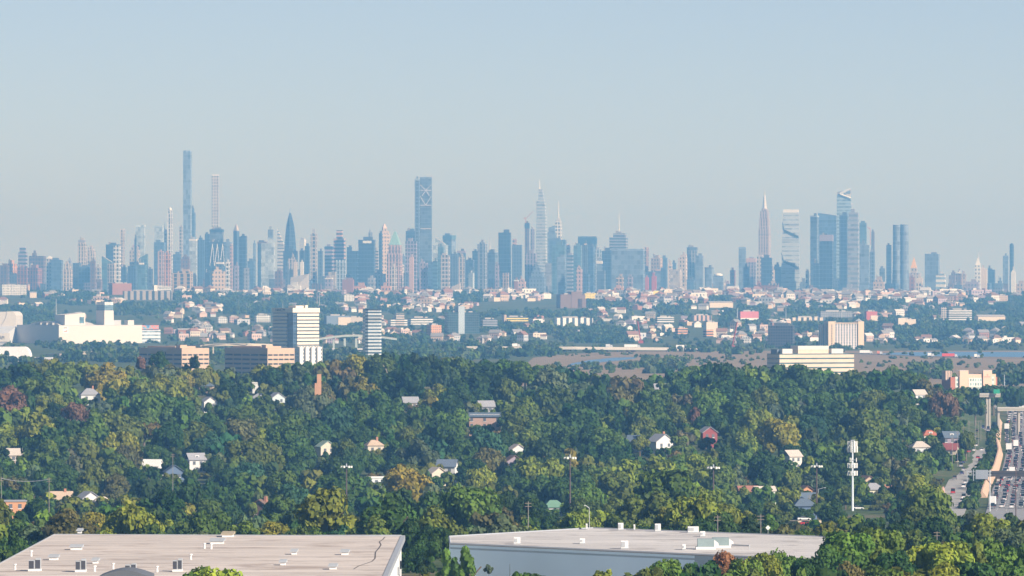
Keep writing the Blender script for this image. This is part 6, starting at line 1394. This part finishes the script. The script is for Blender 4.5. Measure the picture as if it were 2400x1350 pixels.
# ------------------------------------------------------------------ the wooded hillside
HIV = []
for i in range(9): HIV.append((mesh_arrays('crown', *crown_arrays(300 + i, 28, 104, .074, 'round', .42)), 'round'))
for i in range(5): HIV.append((mesh_arrays('crown', *crown_arrays(330 + i, 26, 106, .075, 'spread', .42)), 'spread'))
NEARV = [(mesh_arrays('crown', *crown_arrays(360 + i, 26, 170, .062, 'round' if i < 3 else 'spread', .5)), 'near') for i in range(5)]
CON = [mesh_arrays('crown', *crown_arrays(350 + i, 11, 34, .10, 'conifer')) for i in range(2)]
def trunk_mesh(seed):
    g = random.Random(seed); b = MB(); b.cyl(0, 0, 0, .5, .032, .02, 7)
    for i in range(4):
        a = i * 1.57 + g.uniform(-.4, .4); z = g.uniform(.28, .45); b.tube((0, 0, z), (.22 * math.cos(a), .22 * math.sin(a), z + g.uniform(.2, .3)), .011, 5)
    return b.mesh('trunk', BARK)
TRK = [trunk_mesh(i) for i in range(4)]
fr_ = random.Random(17)
WT = [('dark green', 3.0), ('deep green', 3.2), ('mid green', 2.6), ('olive', 2.4), ('grey green', 1.0), ('blue green', .8), ('yellow green', 1.1), ('bronze', .3), ('golden', .2), ('rust brown', .015)]
ANCH = [(50, 985, 75, 'yellow green'), (270, 905, 60, 'golden'), (350, 870, 60, 'olive'), (130, 860, 70, 'olive'), (420, 885, 60, 'yellow green'), (190, 860, 40, 'yellow green'), (790, 895, 50, 'bronze'), (850, 880, 40, 'golden'), (230, 1080, 50, 'olive'), (310, 1085, 40, 'bronze'), (280, 1150, 30, 'bronze'),
        (380, 1130, 70, 'dark green'), (520, 1180, 40, 'yellow green'), (630, 1085, 60, 'olive'), (180, 985, 40, 'rust brown'), (20, 930, 30, 'rust brown'), (350, 1010, 30, 'bronze'), (1130, 1050, 40, 'bronze'), (1020, 945, 18, 'golden'), (1210, 985, 50, 'olive'), (1500, 1000, 45, 'olive'), (1560, 1000, 40, 'olive'),
        (1620, 955, 30, 'rust brown'), (1570, 950, 22, 'bronze'), (1830, 1015, 60, 'golden'), (1750, 1000, 60, 'yellow green'), (2020, 1040, 60, 'olive'), (2100, 1110, 45, 'olive'), (2210, 950, 34, 'rust brown'), (2160, 905, 24, 'bronze'), (1620, 1140, 60, 'yellow green'), (1570, 1130, 40, 'mid green'), (1340, 1215, 35, 'yellow green'),
        (1540, 1225, 28, 'yellow green'), (1400, 1110, 50, 'olive'), (1850, 870, 60, 'deep green'), (1060, 845, 26, 'bronze'), (330, 845, 22, 'rust brown'), (600, 1180, 50, 'grey green'), (800, 1210, 40, 'yellow green'), (1700, 860, 60, 'dark green'), (960, 850, 90, 'dark green'), (1150, 1190, 40, 'bronze'), (2150, 1020, 22, 'orange'), (1480, 900, 40, 'bronze'), (1590, 1140, 18, 'orange'), (700, 1060, 60, 'deep green'), (1120, 900, 60, 'dark green')]
def tone_at(x, y):
    for a, b_, r, t in ANCH:
        if (x - a) ** 2 + (y - b_) ** 2 < (r * (.72 if t in ('golden', 'yellow green') and y < 1100 else .6 if t == 'rust brown' else 1)) ** 2 and fr_.random() < .8: return t
    w_ = [q * (2.0 if t in ('olive', 'yellow green', 'golden') and x < 750 and y < 960 else 1) * (.4 if t in ('olive', 'yellow green', 'golden', 'bronze') and x > 700 and y < 1060 else 1) * (1.8 if t in ('mid green', 'yellow green', 'olive') and y > 1150 else 1) for t, q in WT]
    return fr_.choices([t for t, _ in WT], w_)[0]
TREES = []                                   # (px, ytop, ybase, hw_px, D, X, z, hw, h, tone, kind)
def add(px, D, hw, h, tone=None, kind=None):
    X = wx(px, D); z = ground(X, D) - .2; TREES.append((px, spy(z + h, D), spy(z, D), hw * F / D, D, X, z, hw, h, tone or tone_at(px, spy(z + h * .7, D)), kind or fr_.choices(('spread', 'round', 'conifer'), (.36, .58, .06 if hw < 8 and D < 3300 else 0))[0]))
def man(px, yt, hwp, D, tone, kind=None):
    if D < 1112: hwp *= 1.32
    z = ground(wx(px, D), D) - .2; add(px, D, hwp * D / F, wz(yt, D) - z, tone, kind)
for t in ((1560, 1308, 46, 1040, 'mid green'), (1518, 1326, 36, 1030, 'olive'), (1610, 1318, 44, 1030, 'deep green'), (1702, 1287, 42, 1088, 'orange'), (1655, 1312, 40, 1060, 'dark green'), (1790, 1292, 44, 1060, 'yellow green'), (1845, 1283, 46, 1072, 'mid green'), (1745, 1306, 40, 1040, 'olive'), (1897, 1302, 38, 1050, 'dark green'),
          (1982, 1242, 58, 1092, 'mid green'), (2052, 1234, 60, 1100, 'olive'), (1950, 1278, 42, 1080, 'deep green'), (2095, 1288, 46, 1060, 'dark green'), (2150, 1278, 52, 1080, 'yellow green'), (2222, 1264, 56, 1076, 'yellow green'), (2292, 1264, 54, 1082, 'olive'), (2352, 1258, 56, 1090, 'mid green'), (2398, 1272, 50, 1070, 'deep green'), (1998, 1312, 36, 1012, 'bronze'),
          (2060, 1322, 48, 1000, 'mid green'), (2125, 1326, 52, 1004, 'olive'), (2200, 1316, 56, 1000, 'yellow green'), (2280, 1312, 56, 1004, 'dark green'), (2352, 1308, 56, 1005, 'deep green'), (1880, 1328, 50, 1000, 'mid green'), (1782, 1330, 48, 1000, 'olive'), (1700, 1332, 46, 1000, 'mid green'), (1622, 1336, 44, 1000, 'deep green'), (1940, 1326, 42, 1002, 'dark green'),
          (960, 1216, 42, 1345, 'dark green'), (1010, 1226, 42, 1335, 'dark green'), (1052, 1236, 38, 1312, 'deep green'), (985, 1258, 34, 1288, 'dark green'), (1020, 1268, 30, 1275, 'deep green'), (30, 1254, 44, 1335, 'deep green'), (78, 1264, 38, 1350, 'dark green'), (8, 1284, 36, 1292, 'mid green'), (500, 1324, 68, 1040, 'yellow green'), (445, 1338, 30, 1035, 'mid green'),
          (1046, 1282, 50, 1160, 'mid green', 'conifer'), (1092, 1276, 52, 1165, 'mid green', 'conifer'), (1066, 1304, 44, 1140, 'deep green', 'conifer'), (1146, 1322, 14, 1135, 'grey green', 'conifer'), (1414, 1332, 18, 1060, 'yellow green'), (1220, 1338, 20, 1050, 'olive'), (1262, 1340, 24, 1050, 'deep green'), (1000, 1340, 34, 1080, 'olive'), (1480, 1340, 30, 1040, 'bronze'),
          (375, 821, 30, 3650, 'dark green'), (456, 830, 20, 3660, 'dark green'), (330, 832, 20, 3640, 'rust brown'), (2215, 915, 36, 3300, 'rust brown'), (1620, 938, 34, 3280, 'rust brown')): man(*t)
for i in range(60):
    D = fr_.uniform(2440, 3560); X = lerp(XS, D) + 5.5 + fr_.uniform(0, 1) * max(1, lerp(XH, D) - lerp(XS, D) - 11); add(spx(X, D), D, fr_.uniform(2.4, 3.8), fr_.uniform(4, 6.5), fr_.choice(['deep green', 'mid green', 'dark green']))
for i in range(110):                          # trees lining the side street
    D = fr_.uniform(2440, 3650); hw = fr_.uniform(3, 5.2); X = lerp(XS, D) - 6.5 - hw * .7 - fr_.uniform(0, 16)
    if not any(a < spx(X, D) < b_ and abs(D - dd) < 14 for a, b_, dd in HOUSES): add(spx(X, D), D, hw, hw * fr_.uniform(1.5, 2.2))
for i in range(44): D = fr_.uniform(3700, 4150); man(fr_.uniform(2185, 2296), fr_.uniform(902, 930), fr_.uniform(18, 30), D, fr_.choice(['dark green', 'deep green', 'mid green', 'olive']))
for i in range(26): D = fr_.uniform(3950, 4150); man(fr_.uniform(2300, 2415), fr_.uniform(900, 912), fr_.uniform(22, 32), D, fr_.choice(['dark green', 'deep green']))
for px in range(-30, 2215, 25):               # the front row along the crest of the ridge
    yt = lerp(CREST, px) + fr_.uniform(-3, 9); D = fr_.uniform(3560, 3690); man(px + fr_.uniform(-8, 8), yt, fr_.uniform(24, 38), D, tone_at(px, yt + 8))
for x0, x1, yt, yb, D in HFRONT:             # shrubs and trees standing round each house
    for i in range(max(2, int((x1 - x0) / 16))):
        d = D - fr_.uniform(9, 24); man(x0 + (x1 - x0) * fr_.random(), yb - fr_.uniform(0, 5), fr_.uniform(2.6, 4.4) * F / d, d, fr_.choice(['deep green', 'mid green', 'olive', 'dark green']))
    for s in (-1, 1):
        d = D - fr_.uniform(4, 16); hp = fr_.uniform(3.6, 6.0) * F / d; man((x0 if s < 0 else x1) + s * hp * fr_.uniform(.62, .8), yt + fr_.uniform(-6, 10), hp, d, fr_.choice(['deep green', 'mid green', 'olive', 'dark green', 'yellow green']))
for i in range(26): man(fr_.uniform(944, 1052), fr_.uniform(1292, 1318), fr_.uniform(16, 28), fr_.uniform(1272, 1330), fr_.choice(['dark green', 'deep green']))
NMAN = len(TREES)
def blocked(px, yt, hwp, D, yb):
    for a, b_, c, d, dd in PROTECT:
        if D < dd and px + hwp * .85 > a and px - hwp * .85 < b_ and yt < d and yb > c: return True
    return False
tries = 0
cell = {}
def close(px, yc, hwp):
    for i in range(int(px // 60) - 2, int(px // 60) + 3):
        for j in range(int(yc // 40) - 2, int(yc // 40) + 3):
            for q in cell.get((i, j), ()):
                w_ = (q[2] + hwp) / 2
                if ((px - q[0]) / (1.0 * w_)) ** 2 + ((yc - q[1]) / (.50 * w_)) ** 2 < 1: return True
    return False
while tries < 16000:
    tries += 1
    yb = fr_.uniform(905, 1352); px = fr_.uniform(-50, 2450)
    lo, hi = 1352.0, 3720.0
    for _ in range(22):
        m_ = (lo + hi) / 2
        if spy(ground(wx(px, m_), m_), m_) > yb: lo = m_
        else: hi = m_
    D = lo
    if D > 3715 or D < 1355: continue
    hw = fr_.choice([fr_.uniform(5, 8), fr_.uniform(8, 12.5)]) * (.72 if D < 1800 else 1) * (1.1 if D > 2800 else 1); h = min(22, hw * fr_.uniform(1.7, 2.4))
    X = wx(px, D); z = ground(X, D); hwp = hw * F / D
    if 2230 < D < 4300 and X + hw > lerp(XS, D) - 7: continue
    yt = spy(z + h, D)
    lim = lerp(CREST, px) - 3
    if yt < lim:
        h -= (lim - yt) * D / F; yt = lim
        if h < hw * 1.2: continue
    if blocked(px, yt, hwp, D, yb): continue
    if any(abs(px - (a + b_) / 2) < (b_ - a) / 2 + hwp * .9 and abs(D - dd) < 12 for a, b_, dd in HOUSES): continue
    yc = yt + hwp * .8
    if close(px, yc, hwp): continue
    cell.setdefault((int(px // 60), int(yc // 40)), []).append((px, yc, hwp)); add(px, D, hw, h)
# which trees show largest: paint them nearest first into a coarse grid
S = 3; buf = np.zeros((460, 810), bool); vis = {}
for a, b_, c, d, dd in sorted(PROTECT, key=lambda q: q[4]): pass
order = sorted(range(len(TREES)), key=lambda i: TREES[i][4])
yy_, xx_ = np.mgrid[0:460, 0:810]
for i in order:
    px, yt, yb, hwp, D = TREES[i][:5]; hc = min(yb - yt, 2 * hwp * 1.1) / 2; cy_ = yt + hc
    j0, j1, i0, i1 = max(0, int((cy_ - hc) / S)), min(459, int((cy_ + hc) / S) + 1), max(0, int((px - hwp) / S)), min(809, int((px + hwp) / S) + 1)
    if j1 <= j0 or i1 <= i0: vis[i] = 0; continue
    m_ = (((xx_[j0:j1, i0:i1] * S - px) / hwp) ** 2 + ((yy_[j0:j1, i0:i1] * S - cy_) / hc) ** 2) < 1; sub = buf[j0:j1, i0:i1]
    onpic = yy_[j0:j1, i0:i1] * S < 1350
    vis[i] = int((m_ & ~sub & onpic & (xx_[j0:j1, i0:i1] * S < 2400)).sum()); sub |= m_
rank = sorted((i for i in vis if vis[i] > 3), key=lambda i: -vis[i])
GROUP = 'broadleaf trees of the wooded hillside'
for n, i in enumerate(rank[:300]):
    px, yt, yb, hwp, D, X, z, hw, h, tone, kind = TREES[i]
    v = fr_.uniform(.92, 1.38) * (1.3 if D < 1250 else 1); col = tuple(q * v * fr_.uniform(.93, 1.07) for q in TONES[tone])
    nm = 'conifer_tree' if kind == 'conifer' else 'broadleaf_tree'
    size = 'small' if hw < 4.2 else 'broad' if hw > 7.6 else 'tall' if h > 2.15 * hw else 'rounded'
    root = thing(nm, None, 'tree', (X, D, z), fr_.uniform(0, 6.28), GROUP, px, yt + min(yb - yt, 2 * hwp) * .4, f'{tone} {size} ' + ('conifer' if kind == 'conifer' else 'tree'))
    me = fr_.choice(CON) if kind == 'conifer' else fr_.choice(NEARV)[0] if D < 1250 else fr_.choice([m for m, k_ in HIV if k_ == kind])
    c0 = .06 if kind == 'conifer' else min(.5 if D < 1250 else .34, max(.1, 1 - 1.7 * hw / h))
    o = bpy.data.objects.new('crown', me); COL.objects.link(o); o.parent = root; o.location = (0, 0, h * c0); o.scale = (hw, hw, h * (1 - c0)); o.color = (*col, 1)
    o = bpy.data.objects.new('trunk', TRK[n % 4]); COL.objects.link(o); o.parent = root; o.scale = (h, h, h)
rs = [TREES[i] for i in rank[300:]]
items = [(X, D, z + max(0, h - 1.7 * hw), hw, min(h, 1.7 * hw), tuple(q * fr_.uniform(.9, 1.3) for q in TONES[tone])) for px, yt, yb, hwp, D, X, z, hw, h, tone, kind in rs]
# low growth closing the gaps under the crowns
for i in range(1500):
    yb = fr_.uniform(925, 1345); px = fr_.uniform(-40, 2440); lo, hi = 1355.0, 3700.0
    for _ in range(20):
        m_ = (lo + hi) / 2
        if spy(ground(wx(px, m_), m_), m_) > yb: lo = m_
        else: hi = m_
    D = lo; X = wx(px, D); hw = fr_.uniform(2.5, 4.5); h = hw * fr_.uniform(1.2, 1.9)
    if 2230 < D < 4300 and X + hw > lerp(XS, D) - 6: continue
    if blocked(px, spy(ground(X, D) + h, D), hw * F / D, D, yb): continue
    if any(abs(px - (a + b_) / 2) < (b_ - a) / 2 + 4 and abs(D - dd) < 9 for a, b_, dd in HOUSES): continue
    items.append((X, D, ground(X, D) - .3, hw, h, tuple(q * fr_.uniform(.7, 1.1) for q in TONES[fr_.choice(['dark green', 'deep green', 'mid green', 'olive', 'bronze'])])))
for i in range(260):                         # the wood goes on beyond the far side of the highway
    D = fr_.uniform(2350, 4250); X = lerp(XH, D) + 42 + fr_.uniform(0, 90); hw = fr_.uniform(4, 7); items.append((X, D, ground(X, D) - .3, hw, hw * 1.9, TONES[fr_.choice(['dark green', 'deep green', 'mid green', 'olive'])]))
stuff_trees('woods_undergrowth', items, LOWV)
D_ = 3330; x, y, z = at_ground(912, D_)
root = thing('bare_tree', 'bare pale trunk forking above the brown trees on the ridge', 'tree', (x, y, z), 0, None, 912, 878)
h = wz(864, D_) - z; MB().cyl(0, 0, 0, h * .6, .45, .32, 7).tube((0, 0, h * .58), (-1.6, 0, h), .26, 6).tube((0, 0, h * .58), (3.4, 0, h * .97), .24, 6).tube((-1.2, 0, h * .9), (-3.2, 0, h * 1.12), .14, 5).build('trunk', mat('pale bark', (.30, .25, .21), .9, .2, .5), root)
NCARS = sum(1 for t in THINGS if t[0]['category'] == 'car')

# ------------------------------------------------------------------ labels that single each thing out
for ph, px, py in (('the ring crowned tower', 53, 600), ('the dark blue box tower', 133, 640), ('the cream ribbed tower', 192, 610), ('the round topped navy slab', 262, 620), ('the pointed stone tower', 316, 620), ('the pale twin tower', 373, 610), ('the tallest tower', 440, 600), ('the white lattice tower', 505, 610), ('the tall pointed tower', 554, 600),
                   ('the stepped pale glass tower', 630, 610), ('the bullet shaped tower', 680, 610), ('the checkered tower', 736, 610), ('the pink banded tower', 796, 610), ('the navy slab with white sign', 860, 620), ('the green pyramid tower', 925, 620), ('the braced slab', 998, 610), ('the mauve crowned tower', 1082, 630), ('the triple ribbed tower', 1130, 630),
                   ('the tall navy slab', 1183, 620), ('the white spire tower', 1268, 610), ('the square navy slab', 1377, 620), ('the white masted tower', 1451, 610), ('the widest blue slab', 1475, 640), ('the tan pier tower', 1540, 640), ('the toothed crown tower', 1622, 630), ('the lone red brown tower', 1718, 650), ('the setback skyscraper', 1792, 610), ('the ribboned glass tower', 1853, 610),
                   ('the dark glass cluster', 1940, 610), ('the light grey banded tower', 2000, 620), ('the curved twin tower', 2110, 620), ('the gold pyramid tower', 2140, 650), ('the roof box corner tower', 2185, 650), ('the white tank house', 2248, 650), ('the pale clock tower', 2293, 650), ('the round topped dark tower', 2371, 640)):
    lm(ph, px, py, 'sky')
for ph, px, py in (('the long grey depot', 345, 692), ('the red brown windowless block', 282, 677), ('the brown school complex', 1338, 706), ('the yellow billboard cube', 1537, 687), ('the pink red slab', 1754, 740), ('the tan hangar', 1686, 715), ('the red wedge hall', 2040, 742), ('the cream stepped warehouse', 2122, 756), ('the banded office slab', 2240, 740), ('the orange cube of flats', 1017, 776), ('the white stepped offices', 932, 755),
                   ('the dark teal glass block', 1083, 756), ('the white row of flats', 1344, 755), ('the tan striped office', 1208, 749), ('the orange tan school', 1597, 777), ('the cream fly tower hall', 1665, 772), ('the grey stone flats', 1957, 737), ('the low gabled hall', 2320, 747), ('the ridge end block', 2349, 699), ('the long white ridge flats', 30, 680), ('the steel blue shed', 790, 751), ('the white ridge block', 816, 699), ('the mauve flats', 547, 750), ('the two thin chimneys', 746, 705), ('the red depot', 430, 779), ('the brown hill top block', 428, 665), ('the green field', 1200, 720), ('the white checkered office', 1558, 750), ('the lake', 2250, 831), ('the tan flats row', 1893, 748)):
    lm(ph, px, py, 'town')
ZONE = {'low_block': 'sky', 'hillside_house': 'town', 'broadleaf_tree': 'wood', 'conifer_tree': 'wood'}
def rel(dx, dy, lone):
    d = math.hypot(dx, dy * 1.6)
    near = d < 45; far = d > 130
    if abs(dy) > 1.1 * abs(dx): r = 'in front of' if dy > 0 else 'behind'; return ('just ' if near else 'well ' if far else '') + r
    if abs(dy) > .45 * abs(dx): return ('in front and ' if dy > 0 else 'behind and ') + ('to the mall side of' if dx < 0 else 'to the highway side of')
    return ('close ' if near else 'far out ' if far else '') + ('on the mall side of' if dx < 0 else 'on the highway side of')
seen = {t[0]['label'].lower() for t in THINGS if t[0].get('label')}
for o, px, py, base in THINGS:
    if o.get('label'): continue
    zn = ZONE[o.name.split('.')[0]]
    L_ = sorted((math.hypot(px - a, (py - b_) * 1.6), ph, a, b_) for ph, a, b_, zq in LM if zq == zn)[:9]
    done = None; opts = []
    for d, ph, a, b_ in L_: opts.append(f'{base} {rel(px - a, py - b_, 0)} {ph}')
    for (d, ph, a, b_), (d2, ph2, a2, b2) in ((p, q) for p in L_[:5] for q in L_[:7] if p != q):
        opts.append(f'{base} {rel(px - a, py - b_, 0)} {ph}, towards {ph2}')
    for p in L_:
        for q in L_:
            if p[1] < q[1]: opts.append(f'{base} near {p[1]} and {q[1]}')
    b2 = base.split(' with ')[0]
    opts += [f'{b2} near {p[1]} and {q[1]}' for p in L_ for q in L_ if p[1] < q[1]]
    for od in ORD[1:]: opts.append(f'{od} {base} {rel(px - L_[0][2], py - L_[0][3], 0)} {L_[0][1]}')
    for t in opts:
        if t.lower() not in seen and len(t.split()) <= 16: done = t; break
    if not done: print('NOLABEL', o.name, opts[:2]); done = opts[0]
    seen.add(done.lower()); o['label'] = done
